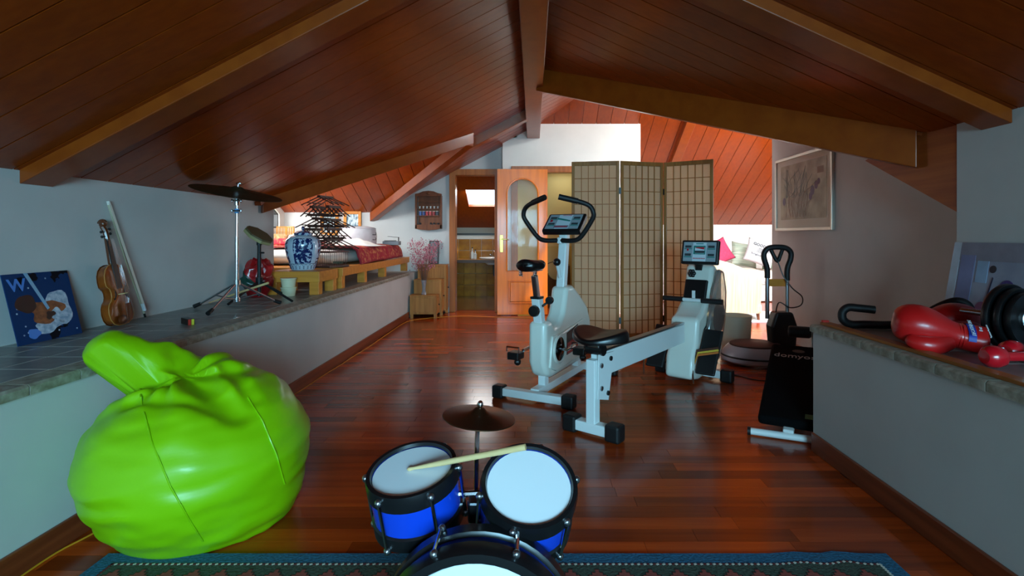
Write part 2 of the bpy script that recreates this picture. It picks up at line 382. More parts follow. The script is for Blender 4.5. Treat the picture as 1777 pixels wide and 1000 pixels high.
# right wing
struct(MB().slab([(1.3, 9.38, 0), (5.6, 9.38, 0), (5.6, 9.38, 1.27), (1.3, 9.38, 1.27)], (0, 1, 0), 0.1).build('wall_wing_far', white_plaster))
rw = MB()
for a, b, c, d in ((2.5, 6.35, 0, 3.3), (8.25, 9.45, 0, 3.3), (6.35, 8.25, 0, 0.65), (6.35, 8.25, 1.85, 3.3)): rw.box((5.65, (a+b)/2, (c+d)/2), (0.1, b-a, d-c))
struct(rw.build('wall_wing_end', white_plaster))
gy = MB(); gy.slab([(XW, 2.5, 0), (XW, 5.1, 0), (XW, 5.1, Nz(5.1)), (XW, 2.5, Nz(2.5))], (1, 0, 0), 0.12)
struct(gy.build('wall_right_wing', plaster))
gr = MB(); gr.box((XR+0.06, (2.57+YB)/2, 0.95), (0.12, 2.57-YB, 1.9)); gr.box((XR+0.16, 2.545, 0.7), (0.2, 0.05, 1.4))
struct(gr.build('wall_right', plaster))
# wall behind the viewer with a wide window
bb = MB()
for a, b, c, d in ((-2.35, -0.45, 0, 2.7), (1.95, 2.25, 0, 2.7), (-0.45, 1.95, 0, 0.65), (-0.45, 1.95, 2.05, 2.7)): bb.box(((a+b)/2, YB, (c+d)/2), (b-a, 0.1, d-c))
struct(bb.build('wall_back', plaster))
# ---- low walls with tiled ledges
def ledge(side, xf, xb, y0, y1, zt, pitch, first):
    s = 1 if xb > xf else -1
    m = MB(); m.box(((xf+xb)/2, (y0+y1)/2, (zt-0.012)/2), (abs(xb-xf), y1-y0, zt-0.012))
    L = struct(m.build('wall_ledge_'+side, plaster))
    MB().box(((xf+xb)/2+s*0.002, (y0+y1)/2, zt-0.006), (abs(xb-xf), y1-y0, 0.010)).build('grout_bed', grout, L)
    nz_, tl = None, {}
    prof = [(-0.018, -0.034), (-0.018, -0.008), (-0.010, 0.0), (0.085, 0.0), (0.085, -0.034)]
    y = y1
    while y > max(y0, 1.2):
        ln = min(pitch-0.004, y-y0)
        if nz_ is None or ln < pitch-0.01:
            mm = MB(); mm.prism([(s*a, b) for a, b in prof], (0, 0, 0), (1, 0, 0), (0, 0, 1), (0, 1, 0), 0, ln)
            q = mm.build('nosing_tile', nose_tile, L); nz_ = nz_ or q
        else: q = share(nz_, 'nosing_tile', L)
        q.location = (xf, y-ln-0.002, zt); y -= pitch
    x = 0.089; wd = abs(xb-xf)
    while x < wd-0.02:
        tw = min(first, wd-x-0.002); y = y1; src = None
        while y > max(y0, 1.2):
            ln = min(pitch-0.004, y-y0)
            if src is None: src = q = MB().box((s*tw/2, ln/2, -0.003), (tw-0.007, ln-0.003, 0.010)).build('ledge_tile', grey_tile, L)
            else: q = share(src, 'ledge_tile', L)
            q.location = (xf+s*x, y-ln-0.002, zt-0.002); y -= pitch
        x += first
    return L
LL = ledge('left', XL, -2.25, YB, 6.62, ZL, 0.185, 0.185)
LR = ledge('right', XF, 2.10, YB, 2.545, ZR, 0.198, 0.198)
# platform floor going on into the left wing
tw_ = MB(); tw_.box((-2.85, 5.85, ZL/2-0.01), (1.3, 2.7, ZL-0.02)); tw_.box((-2.0, 6.9, ZL/2-0.01), (0.8, 0.6, ZL-0.02))
struct(tw_.build('wall_ledge_left_wing', plaster))
# skirting boards
struct(MB().box((XL+0.007, (6.62+YB)/2, 0.042), (0.014, 6.62-YB, 0.084)).build('baseboard_left', skirt_w, bevel=0.004))
b2 = MB(); b2.box((XF-0.007, (2.54+YB)/2, 0.045), (0.014, 2.54-YB, 0.09)); struct(b2.build('baseboard_right', skirt_w, bevel=0.004))
b2 = MB(); b2.box((-1.36, YW-0.007, 0.045), (0.36, 0.014, 0.09)); struct(b2.build('baseboard_far', skirt_w, bevel=0.004))
struct(MB().box((XW-0.007, 3.9, 0.045), (0.014, 2.4, 0.09)).build('baseboard_wing', skirt_w, bevel=0.004))
# door frames
def frame(name, x0, x1, zt, yf, th=0.16, wd=0.085):
    f = struct(MB().box((x0-wd/2+0.012, yf, zt/2), (wd, th, zt)).build(name, frame_w, bevel=0.006))
    MB().box((x1+wd/2-0.012, yf, zt/2), (wd, th, zt)).build('jamb', frame_w, f, bevel=0.006)
    MB().box(((x0+x1)/2, yf, zt+wd/2-0.012), (x1-x0+2*wd-0.024, th, wd)).build('lintel', frame_w, f, bevel=0.006)
    return f
frame('door_1', DX0, DX1, DZ-0.01, YW+0.04); frame('door_3', EX0, EX1, EZ-0.01, 7.05)
# ---- bathroom beyond the doorway
bt = MB(); bt.box((-1.5, 8.2, 1.2), (0.1, 1.9, 2.4)); bt.box((-0.33, 8.2, 1.2), (0.08, 1.9, 2.4)); bt.box((-0.9, 9.15, 0.62), (1.3, 0.1, 1.24))
struct(bt.build('wall_bathroom', mat('grey_plaster', (150, 150, 142), 0.85)))
def Bz(y): return 1.20+0.56*(9.1-y)
bc = MB()
for a, b, c, d in ((-1.5, -1.05, 7.3, 9.15), (-0.44, -0.3, 7.3, 9.15), (-1.05, -0.44, 7.3, 8.08), (-1.05, -0.44, 8.5, 9.15)):
    bc.slab([(a, c, Bz(c)), (b, c, Bz(c)), (b, d, Bz(d)), (a, d, Bz(d))], (0, 0.5, 0.87), 0.04)
struct(bc.build('ceiling_bathroom', ceil_y))
wn = MB()
yy = mat('ochre_tile', (186, 124, 28), 0.16, coat=0.5, c2=(150, 92, 16), scale=7, rnd=0.12)
wf = struct(MB().box((-0.9, 9.075, 0.55), (1.2, 0.03, 1.1)).build('wall_bathroom_tiled', grout))
src = None
for r in range(5):
    for c_ in range(6):
        if src is None: src = q = MB().box((0, 0, 0), (0.196, 0.012, 0.196)).build('wall_tile', yy, wf, bevel=0.003)
        else: q = share(src, 'wall_tile', wf)
        q.location = (-1.4+c_*0.2, 9.055, 0.1+r*0.2)
MB().box((-0.9, 9.05, 1.085), (1.2, 0.03, 0.03)).build('dark_border', mat('dark_border', (30, 28, 26), 0.3), wf)
struct(MB().box((-0.9, 8.2, 0.001), (1.2, 1.7, 0.006)).build('floor_bathroom', mat('bath_floor', (110, 62, 26), 0.12, coat=0.6, c2=(84, 44, 18), scale=5)))
# ---- room behind the second doorway
rb = MB(); rb.box((0.5, 7.80, 1.05), (1.7, 0.1, 2.1)); rb.box((0.5, 7.45, 2.06), (1.7, 0.62, 0.05)); rb.box((-0.3, 7.45, 1.03), (0.06, 0.62, 2.06))
struct(rb.build('wall_hall', mat('hall_paint', (206, 190, 132), 0.8)))
hb = MB(); hb.box((0.5, 7.745, 0.45), (1.6, 0.012, 0.9)); struct(hb.build('wall_hall_wainscot', mat('hall_dado', (196, 172, 84), 0.4)))
area('hall_fill_light', (0.45, 7.42, 2.02), (0.45, 7.5, 0), 0.3, 0.2, 2.4, (1.0, 0.94, 0.78))  # added fill light inside the hall, no fitting behind it
area('bathroom_fill_light', (-0.95, 8.0, 1.75), (-0.95, 8.3, 0), 0.2, 0.2, 4, (1.0, 0.92, 0.8))  # added fill light to lift the dark bathroom, not a real fitting
# ================================================================== DOOR LEAF
wy = 6.86
d2 = struct(bpy.data.objects.new('door_2', None)); COL.objects.link(d2)
p0 = P(863, 548, wy); d2.location = (p0.x, wy, 0.012); d2.rotation_euler = (0, 0, math.radians(3))
DW, DH = 0.665, 1.925
def archpts(x0, x1, z0, z1, n=14):
    r = (x1-x0)/2; cx = (x0+x1)/2
    return [(x0, z0), (x1, z0)]+[(cx+r*math.cos(math.pi*i/n), z1-r+r*math.sin(math.pi*i/n)) for i in range(n+1)]
m = MB(); ap = archpts(0.125, 0.54, 0.58, 1.80)
m.box((0.0625, 0, DH/2), (0.125, 0.04, DH)); m.box((0.6025, 0, DH/2), (0.125, 0.04, DH)); m.box((0.3325, 0, 0.29), (0.415, 0.04, 0.58))
hd = ap[2:]; r_ = 0.2075
for i in range(len(hd)-1):
    a, b = hd[i], hd[i+1]; m.prism([a, b, (b[0], DH), (a[0], DH)], (0, 0, 0), (1, 0, 0), (0, 0, 1), (0, 1, 0), -0.02, 0.02)
m.build('leaf', door_w, d2)
MB().prism(ap, (0, 0, 0), (1, 0, 0), (0, 0, 1), (0, 1, 0), -0.003, 0.003).build('glass_pane', mat('door_glass', (206, 212, 206), 0.05, alpha=0.13), d2)
pp = [(a, -0.022, b) for a, b in ap]; MB().tube(pp, 0.011, 8, closed=True).build('arch_moulding', door_w, d2, smooth=True)
m = MB(); m.box((0.3325, -0.024, 0.30), (0.33, 0.016, 0.26)); o = m.build('lower_panel', door_w, d2, bevel=0.012)
m = MB()
for a, b, c, e in ((0.145, 0.52, 0.145, 0.16), (0.145, 0.52, 0.44, 0.455), (0.145, 0.16, 0.145, 0.455), (0.505, 0.52, 0.145, 0.455)): m.box(((a+b)/2, -0.024, (c+e)/2), (b-a, 0.014, e-c))
m.build('panel_moulding', door_w, d2, bevel=0.004)
h = MB().box((0.055, -0.025, 0.94), (0.045, 0.008, 0.23)).build('handle_plate', brass, d2, bevel=0.006)
MB().tube([(0.055, -0.025, 1.0), (0.055, -0.065, 1.0), (0.13, -0.068, 0.995), (0.155, -0.062, 0.99)], 0.008, 8).build('lever', brass, h, smooth=True)
# ================================================================== EXERCISE BIKE
bk_ = thing('exercise_bike', 'white exercise bike with black saddle and curved handlebars before the folding screen', 'exercise bike', (0.0, 3.27, 0), -math.radians(27))
def sidepoly(parent, name, poly, x0, x1, m, bevel=0.02, seg=3):
    return MB().prism(poly, (0, 0, 0), (0, 1, 0), (0, 0, 1), (1, 0, 0), x0, x1).build(name, m, parent, smooth=True, bevel=bevel, seg=seg)
MB().box((0, 0, 0.045), (0.42, 0.06, 0.05)).build('stabilizer', white_metal, bk_, bevel=0.006)
for sx in (-1, 1): MB().box((sx*0.245, 0, 0.042), (0.08, 0.075, 0.082)).build('end_cap', rubber, bk_, bevel=0.012)
MB().box((0, 0.86, 0.045), (0.40, 0.06, 0.05)).build('stabilizer', white_metal, bk_, bevel=0.006)
for sx in (-1, 1): MB().box((sx*0.235, 0.86, 0.042), (0.08, 0.075, 0.082)).build('end_cap', rubber, bk_, bevel=0.012)
m = MB(); m.box((0, 0.43, 0.055), (0.06, 0.82, 0.05)); m.box((0, 0.15, 0.11), (0.05, 0.06, 0.1)); m.box((0, 0.72, 0.11), (0.05, 0.06, 0.1)); m.build('base_frame', white_metal, bk_, bevel=0.004)
hp = [(0.09, 0.15), (0.16, 0.125), (0.30, 0.125), (0.62, 0.13), (0.78, 0.16), (0.86, 0.26), (0.87, 0.40), (0.80, 0.52), (0.66, 0.62), (0.52, 0.70), (0.40, 0.70), (0.38, 0.62), (0.34, 0.52), (0.27, 0.46), (0.20, 0.455), (0.155, 0.50), (0.05, 0.50), (0.045, 0.24)]
sidepoly(bk_, 'housing', hp, -0.062, 0.062, cream_plastic, 0.03, 4)
rp = [(0.10, 0.20), (0.20, 0.16), (0.60, 0.17), (0.70, 0.26), (0.68, 0.44), (0.30, 0.40), (0.14, 0.40)]
rim = sidepoly(bk_, 'side_panel', rp, 0.055, 0.075, cream_plastic, 0.018, 4)
RX = basis((0, 1, 0), (0, 0, 1), (1, 0, 0))
MB().lathe([(0.098, 0.066), (0.098, 0.080), (0.088, 0.086), (0.078, 0.083)], (0, 0.24, 0.30), 32, RX, cap=False).build('crank_ring', cream_plastic, bk_, smooth=True)
MB().lathe([(0.0, 0.060), (0.078, 0.060), (0.078, 0.079), (0.05, 0.084), (0.0, 0.090)], (0, 0.24, 0.30), 32, RX).build('crank_cover', mat('smoked_chrome', (60, 62, 64), 0.12, 1.0), bk_, smooth=True)
red = mat('label_red', (176, 24, 26), 0.4); dk = mat('label_black', (30, 20, 22), 0.4)
lb = MB().prism([(0.36, 0.235), (0.56, 0.245), (0.56, 0.42), (0.36, 0.385)], (0, 0, 0), (0, 1, 0), (0, 0, 1), (1, 0, 0), 0.0755, 0.0775).build('label_plate', dk, bk_)
MB().prism([(0.37, 0.24), (0.555, 0.25), (0.555, 0.335), (0.37, 0.315)], (0, 0, 0), (0, 1, 0), (0, 0, 1), (1, 0, 0), 0.0775, 0.0782).build('label_stripe', red, lb)
text('evolution', 0.048, mat('label_white', (214, 206, 200), 0.4), lb, (0.0786, 0.463, 0.288), (0, 1, 0.08), (0, 0, 1))
MB().tube([(0.06, 0.24, 0.30), (0.13, 0.24, 0.30), (0.13, 0.37, 0.305)], 0.011, 8).build('crank_arm', chrome, bk_, smooth=True)
MB().tube([(-0.06, 0.24, 0.30), (-0.13, 0.24, 0.30), (-0.13, 0.11, 0.295)], 0.011, 8).build('crank_arm', chrome, bk_, smooth=True)
for x, y_, z_ in ((0.17, 0.38, 0.285), (-0.18, 0.10, 0.275)):
    p_ = MB().box((x, y_, z_-0.015), (0.085, 0.09, 0.05)).build('pedal', black, bk_, bevel=0.008)
    MB().tube([(x-0.045, y_-0.04, z_+0.012), (x-0.045, y_-0.04, z_+0.045), (x+0.045, y_-0.04, z_+0.045), (x+0.045, y_-0.04, z_+0.012)], 0.006, 6).build('toe_clip', chrome, p_, smooth=True)
    MB().ball((x+0.02, y_-0.01, z_-0.055), 0.024, 8, 6).build('counterweight', black, p_, smooth=True)
MB().bar((0, 0.105, 0.44), (0, 0.055, 0.66), 0.058, 0.06, (0, 1, 0)).build('seat_tube', white_metal, bk_, bevel=0.006)
MB().bar((0, 0.06, 0.64), (0, 0.02, 0.80), 0.034, 0.036, (0, 1, 0)).build('seat_post', steel, bk_, bevel=0.004)
MB().box((0, 0.056, 0.657), (0.066, 0.068, 0.016)).build('tube_collar', black, bk_, bevel=0.003)
RK = basis((1, 0, 0), (0, 0, 1), (0, -1, 0))
for c_, sc in (((-0.0, 0.03, 0.575), 1.0), ((0.075, 0.10, 0.64), 0.7)):
    MB().lathe([(0.034*sc, 0.0), (0.038*sc, 0.012), (0.034*sc, 0.03), (0.0, 0.034)], c_, 14, RK).build('clamp_knob', black, bk_, smooth=True)
MB().tube([(0.03, 0.07, 0.60), (0.075, 0.10, 0.64)], 0.008, 6).build('knob_stem', black, bk_)
# saddle
def saddle_sec(t):                                   # half width, top and bottom at a station from tail to nose
    hw = 0.02+0.083*math.sin(math.pi*min(1, 0.12+t*1.25)/2)**0.6 if t < 0.30 else 0.030+0.073*math.cos(math.pi*min(1, (t-0.30)/0.45)/2)**1.5
    end = min(1, (t/0.06)**0.5 if t < 0.06 else ((1-t)/0.06)**0.5 if t > 0.94 else 1)
    return hw*(0.3+0.7*end), 0.030*end+0.018*(1-t)**2*end, -0.034*end
def saddle_f(u, v):
    hw, zt, zb = saddle_sec(v); a = 2*math.pi*u; z = math.sin(a)
    return Vector((math.cos(a)*hw*(1.0 if z > 0 else 0.95), -0.13+0.27*v, zt*z if z > 0 else -zb*z))
m = MB(); m.grid(saddle_f, 24, 22, True); n_ = 24
m.f.append(tuple(range(n_-1, -1, -1))); m.f.append(tuple(21*n_+k for k in range(n_)))
o = m.build('saddle', leather_k, bk_, smooth='all'); o.location = (0, 0, 0.865)
MB().box((0, 0.01, 0.835), (0.06, 0.14, 0.012)).build('saddle_rail', steel, bk_, bevel=0.003)
for sx in (-0.05, 0.05):
    MB().tube([(sx+0.012*math.cos(k*0.9), -0.07+0.012*math.sin(k*0.9), 0.80+k*0.0013) for k in range(30)], 0.0028, 5).build('saddle_spring', chrome, bk_, smooth=True)
# mast, console and handlebar
MB().bar((0, 0.44, 0.66), (0, 0.50, 1.08), 0.062, 0.062, (0, 1, 0)).build('mast', white_metal, bk_, bevel=0.008)
k_ = MB().tube([(0.0, 0.42, 0.76), (0.0, 0.37, 0.86)], 0.014, 8).build('height_lever', white_metal, bk_, smooth=True)
MB().ball((0, 0.365, 0.87), 0.027, 12, 8).build('lever_knob', black, k_, smooth=True)
def console(parent, c, up, W, H, kind):
    R = upfront(up, (0, -1, 0.0)) if kind == 'row' else upfront(up, (0, -1, 1.1))
    co = bpy.data.objects.new('console', None); 
    body = MB().box((0, 0, 0), (W, 0.045, H)).build('console', black, parent, bevel=0.010)
    body.location = c; body.rotation_euler = R.to_euler()
    y_ = -0.0232
    face = MB().box((0, y_, 0.002), (W-0.036, 0.002, H-0.036)).build('display_panel', mat('panel_grey', (150, 166, 172), 0.3), body)
    T_ = mat('panel_teal', (24, 132, 124), 0.35); Dk = mat('panel_dark', (52, 66, 70), 0.3); Wt = mat('panel_pale', (204, 222, 228), 0.35); Rd = mat('panel_red', (196, 36, 52), 0.4)
    def r(nm, x, z, w_, h_, m_, k=1): MB().box((x*W, y_-0.001*k-0.0006, z*H), (w_*W, 0.0012, h_*H)).build(nm, m_, body)
    r('panel_field', 0.0, 0.0, 0.36, 0.78, Wt)
    for x in (-0.31, 0.31):
        for z in (0.22, -0.12): r('readout', x, z, 0.17, 0.10, Dk); r('readout_bar', x, z-0.09, 0.20, 0.04, T_)
    if kind == 'row':
        r('graph_frame', 0.0, 0.08, 0.32, 0.36, T_, 2); r('graph', 0.01, 0.06, 0.26, 0.24, Wt, 3)
        MB().prism([(-0.10*W, 0.16*H), (0.13*W, 0.10*H), (0.13*W, 0.20*H), (-0.10*W, 0.19*H)], (0, y_-0.0056, 0), (1, 0, 0), (0, 0, 1), (0, -1, 0), 0, 0.001).build('graph_wedge', Rd, body)
        r('graph_field', 0.01, 0.0, 0.26, 0.10, Dk, 4); r('title_strip', 0, 0.34, 0.2, 0.035, T_, 2)
        for i in range(8): r('button', -0.145+i*0.041, -0.27, 0.024, 0.045, Rd, 2)
        r('badge', -0.32, 0.09, 0.05, 0.1, Rd, 2)
    else:
        MB().prism([(-0.20*W, 0.12*H), (0.17*W, -0.01*H), (0.17*W, 0.06*H), (-0.20*W, 0.22*H)], (0, y_-0.004, 0), (1, 0, 0), (0, 0, 1), (0, -1, 0), 0, 0.001).build('graph_wedge', T_, body)
        r('button_strip', -0.02, -0.29, 0.38, 0.13, mat('panel_mid', (120, 110, 124), 0.4), 2)
        for i in range(8): r('button', -0.16+i*0.04, -0.29, 0.022, 0.06, Rd, 3)
        r('badge', -0.34, 0.05, 0.06, 0.13, Rd, 2); r('title_strip', 0.03, 0.36, 0.24, 0.025, Rd, 2)
    return body
console(bk_, (0.0, 0.50, 1.135), (0, 0.75, 0.66), 0.29, 0.19, 'bike')
hb_ = []
for sx in (-1, 1):
    pts = [(sx*0.012, 0.415, 1.02), (sx*0.11, 0.40, 1.02), (sx*0.17, 0.395, 1.05), (sx*0.255, 0.38, 1.165), (sx*0.265, 0.37, 1.21), (sx*0.24, 0.36, 1.255), (sx*0.17, 0.33, 1.285), (sx*0.055, 0.28, 1.315)]
    g = MB().tube(smoothpath(pts, 5), 0.0165, 10).build('handlebar', rubber, bk_, smooth=True)
    MB().tube([Vector(pts[-1])+(Vector(pts[-2])-Vector(pts[-1]))*t for t in (-0.03, 1.0)], 0.020, 10).build('grip', rubber, g, smooth=True)
MB().box((0, 0.425, 1.02), (0.03, 0.05, 0.045)).build('handlebar_clamp', white_metal, bk_, bevel=0.005)
# ================================================================== ROWING MACHINE
rw_ = thing('rowing_machine', 'white rowing machine with sliding black seat and upright console', 'rowing machine', (0.315, 2.73, 0), -math.radians(37.5))
MB().box((0, 0, 0.045), (0.20, 0.062, 0.055)).build('stabilizer', white_metal, rw_, bevel=0.006)
for sx in (-1, 1): MB().box((sx*0.13, 0, 0.045), (0.085, 0.08, 0.09)).build('end_cap', rubber, rw_, bevel=0.014)
MB().box((0, 0, 0.235), (0.055, 0.055, 0.335)).build('rear_post', white_metal, rw_, bevel=0.005)
r_b = MB().bar((0, 0.02, 0.365), (0, 1.22, 0.36), 0.052, 0.13).build('rail', white_metal, rw_, bevel=0.006)
MB().bar((0, 0.02, 0.437), (0, 1.22, 0.432), 0.044, 0.012).build('rail_top', steel, r_b)
m = MB(); m.prism([(-0.01, 0.20), (0.10, 0.17), (0.16, 0.42), (0.0, 0.43)], (0, 0, 0), (0, 1, 0), (0, 0, 1), (1, 0, 0), 0.032, 0.038); br = m.build('side_bracket', white_metal, rw_)
for a, b in ((0.02, 0.37), (0.02, 0.25), (0.09, 0.21), (0.12, 0.39)): MB().lathe([(0.013, 0), (0.013, 0.008), (0.006, 0.011), (0, 0.011)], (0.038, a, b), 10, RX).build('bolt', steel if b in (0.37, 0.25) else black, br, smooth=True)
MB().tube([(-0.05, 0.03, 0.45), (0.05, 0.03, 0.45)], 0.03, 12).build('seat_roller', black, rw_, smooth=True)
MB().box((0, 0.06, 0.472), (0.07, 0.12, 0.02)).build('seat_carriage', steel, rw_, bevel=0.004)
def rowseat(u, v):
    a = 2*math.pi*u; r = math.sin(math.pi*min(max(v, 0.0), 1))**0.4
    x = math.cos(a)*0.165*r; y_ = math.sin(a)*0.115*r
    y_ += -0.035*math.cos(x/0.165*math.pi)*0.5
    top = v > 0.5
    z = (0.028+0.030*(abs(x)/0.165)**1.3+0.016*(y_/0.115)) if top else (-0.02+0.012*(abs(x)/0.165))
    k = (v-0.5)*2 if top else (0.5-v)*2
    return Vector((x, y_, z*(0.25+0.75*min(1, k*2.2))))
m = MB(); m.grid(rowseat, 28, 15, True); o = m.build('seat', leather_k, rw_, smooth='all', sub=1); o.location = (0, 0.06, 0.50)
MB().box((0, 1.45, 0.05), (0.42, 0.06, 0.055)).build('stabilizer', white_metal, rw_, bevel=0.006)
for sx in (-1, 1): MB().box((sx*0.25, 1.45, 0.045), (0.085, 0.08, 0.09)).build('end_cap', rubber, rw_, bevel=0.014)
tp = [(1.16, 0.05), (1.30, 0.025), (1.55, 0.03), (1.66, 0.18), (1.70, 0.50), (1.70, 0.80), (1.64, 0.835), (1.58, 0.825), (1.53, 0.62), (1.36, 0.49), (1.27, 0.46), (1.25, 0.30), (1.18, 0.20)]
sidepoly(rw_, 'tower', tp, -0.105, 0.105, cream_plastic, 0.03, 4)
fw = sidepoly(rw_, 'flywheel_guard', [(1.40, 0.10), (1.62, 0.12), (1.76, 0.40), (1.78, 0.62), (1.72, 0.78), (1.62, 0.80), (1.52, 0.66), (1.40, 0.40)], 0.108, 0.150, mat('clear_plastic', (240, 236, 228), 0.06, trans=0.85), 0.02, 3)
MB().lathe([(0.0, 0.112), (0.12, 0.112), (0.13, 0.118), (0.13, 0.135), (0.0, 0.140)], (0, 1.60, 0.45), 26, RX).build('flywheel', mat('copper_disc', (186, 120, 70), 0.25, 1.0), rw_, smooth=True)
console(rw_, (0.02, 1.55, 0.925), (0, 0.22, 1), 0.285, 0.185, 'row')
MB().bar((0, 1.58, 0.79), (0, 1.57, 0.87), 0.05, 0.03, (0, 1, 0)).build('console_neck', black, rw_)
m = MB()
for k in range(6): a = k*math.pi/3; m.ball((0.03*0.62*math.cos(a), 0, 0.03*0.62*math.sin(a)), 0.0145, 8, 6)
m.tube([(0, -0.012, 0), (0, 0.02, 0)], 0.022, 12); o = m.build('tension_knob', black, rw_, smooth=True); o.location = (-0.045, 1.545, 0.765)
ck = MB().prism([(-0.07, -0.10), (0.055, -0.12), (0.085, -0.02), (0.085, 0.12), (-0.085, 0.12), (-0.085, -0.02)], (0, 1.50, 0.60), (1, 0, 0), (0, 0.36, 0.93), (0, -0.93, 0.36), 0, 0.03).build('handle_cradle', black, rw_, bevel=0.008)
MB().box((0.0, 1.46, 0.60), (0.024, 0.014, 0.085)).build('pull_tab', white_metal, ck, bevel=0.003)
hr = MB().tube([(-0.07, 1.43, 0.575), (0.07, 1.43, 0.575)], 0.0135, 12).build('row_handle', white_metal, rw_, smooth=True)
for sx in (-1, 1): MB().tube([(sx*0.07, 1.43, 0.575), (sx*0.225, 1.43, 0.575)], 0.019, 12).build('grip', rubber, hr, smooth=True)
strap = mat('strap_orange', (206, 110, 40), 0.7); strap2 = mat('strap_yellow', (220, 180, 60), 0.7)
for sx in (-1, 1):
    fp = MB().bar((sx*0.185, 1.17, 0.10), (sx*0.185, 1.36, 0.38), 0.135, 0.022, (0, -1, 0.68)).build('foot_plate', rubber, rw_, bevel=0.012)
    for dz, mm in ((0.0, strap), (0.016, strap2), (0.032, mat('strap_dark', (80, 40, 20), 0.7))):
        MB().bar((sx*0.185-0.075, 1.225, 0.235+dz-0.02), (sx*0.185+0.075, 1.225, 0.235+dz+0.02), 0.012, 0.013).build('strap', mm, fp)
        MB().tube(smoothpath([(sx*0.185-0.07, 1.225, 0.22+dz), (sx*0.185-0.09, 1.19, 0.12+dz*0.3), (sx*0.185-0.075, 1.16, 0.03)], 4), 0.006, 5).build('strap', mm, fp)
for i in range(8): MB().bar((0.107, 1.30+i*0.012, 0.13+i*0.035), (0.107, 1.335+i*0.012, 0.15+i*0.035), 0.004, 0.013, (1, 0, 0)).build('hazard_stripe', black, rw_)
MB().tube(smoothpath([(0.10, 1.50, 0.005), (0.22, 1.66, 0.005), (0.42, 1.62, 0.005), (0.60, 1.75, 0.005), (0.72, 1.72, 0.005)], 6), 0.004, 6).build('power_cable', black, rw_)
# ================================================================== FOLDING SCREEN
SCZ = 1.765
sc = thing('folding_screen', 'three-panel wooden lattice screen with translucent paper behind the exercise machines', 'room divider', (1.0, 4.95, 0))
js = [(0.361, 5.0), (0.825, 4.93), (1.27, 5.06), (1.672, 4.81)]
js = [((u-PX)/FPX*y_, y_) for u, y_ in ((991, 5.0), (1076, 4.92), (1151, 5.05), (1239, 4.81))]
paper = bpy.data.materials.new('screen_paper'); N_, L_, B_ = nodes(paper); B_.inputs['Base Color'].default_value = lin((230, 208, 172)); B_.inputs['Roughness'].default_value = 0.8
tr_ = N_.new('ShaderNodeBsdfTranslucent'); tr_.inputs[0].default_value = lin((222, 200, 164)); mx = N_.new('ShaderNodeMixShader'); mx.inputs[0].default_value = 0.5
L_.new(B_.outputs[0], mx.inputs[1]); L_.new(tr_.outputs[0], mx.inputs[2]); L_.new(mx.outputs[0], N_['Material Output'].inputs[0])
scr_w = wood('screen_wood', (178, 120, 60), (152, 96, 44), GZ, 0.5, 0.1)
for k in range(3):
    a, b = Vector((js[k][0]-1.0, js[k][1]-4.95, 0)), Vector((js[k+1][0]-1.0, js[k+1][1]-4.95, 0))
    d = (b-a); W_ = d.length; d.normalize(); ang = math.atan2(d.y, d.x); a = a+d*0.006; W_ -= 0.012
    pn = MB().box((W_/2, 0.004, SCZ/2+0.02), (W_-0.05, 0.0016, SCZ-0.08)).build('paper_panel', paper, sc); pn.location = a; pn.rotation_euler = (0, 0, ang)
    for x in (0.014, W_-0.014): MB().box((x, 0, SCZ/2), (0.028, 0.022, SCZ)).build('stile', scr_w, pn, bevel=0.003)
    for z in (0.06, SCZ-0.02): MB().box((W_/2, 0, z), (W_-0.056, 0.02, 0.04 if z > 1 else 0.12)).build('rail', scr_w, pn, bevel=0.003)
    s1 = s2 = None
    for i in range(1, 6):
        if s1 is None: s1 = q = MB().box((0, -0.004, SCZ/2+0.04), (0.0065, 0.010, SCZ-0.16)).build('slat', scr_w, pn)
        else: q = share(s1, 'slat', pn)
        q.location = (0.028+(W_-0.056)*i/6, 0, 0)
    for i in range(1, 13):
        if s2 is None: s2 = q = MB().box((W_/2, -0.006, 0), (W_-0.056, 0.008, 0.0065)).build('slat', scr_w, pn)
        else: q = share(s2, 'slat', pn)
        q.location = (0, 0, 0.12+(SCZ-0.16)*i/13)
    if k < 2:
        for z in (0.25, 1.48): MB().box((W_+0.006, -0.012, z), (0.02, 0.012, 0.06)).build('hinge', black, pn)
# ================================================================== BIN, VIBRATION PLATE, BENCH
tb = thing('waste_bin', 'round cream waste bin beside the folding screen', 'bin', (1.85, 4.74, 0))
MB().lathe([(0.0, 0.004), (0.118, 0.004), (0.125, 0.012), (0.140, 0.325), (0.137, 0.33), (0.132, 0.322), (0.117, 0.02), (0.0, 0.016)], (0, 0, 0), 40).build('bin_body', mat('bin_cream', (214, 204, 178), 0.5), tb, smooth=True)
MB().tube([(0.14*math.cos(a*math.pi/18), 0.14*math.sin(a*math.pi/18), 0.327) for a in range(36)], 0.004, 6, closed=True).build('bin_rim', mat('bin_cream', (214, 204, 178), 0.5), tb, smooth=True)
vp = thing('vibration_plate', 'grey oval vibration plate with twin chrome handles by the grey wall', 'fitness machine', (1.84, 4.30, 0))
silver = mat('silver_plastic', (176, 172, 178), 0.3, coat=0.3)
MB().lathe([(0.0, 0.02), (0.25, 0.02), (0.27, 0.035), (0.27, 0.075), (0.235, 0.125), (0.21, 0.15), (0.0, 0.155)], (0, 0, 0), 44, None, 1.0, 0.92).build('plate_base', silver, vp, smooth=True)
MB().lathe([(0.272, 0.066), (0.276, 0.072), (0.272, 0.080)], (0, 0, 0), 44, None, 1.0, 0.92, cap=False).build('base_band', black, vp, smooth=True)
MB().lathe([(0.0, 0.154), (0.20, 0.150), (0.20, 0.160), (0.18, 0.168), (0.0, 0.168)], (0, 0, 0), 36, None, 1.0, 0.9).build('foot_mat', mat('brown_mat', (66, 36, 28), 0.6), vp, smooth=True)
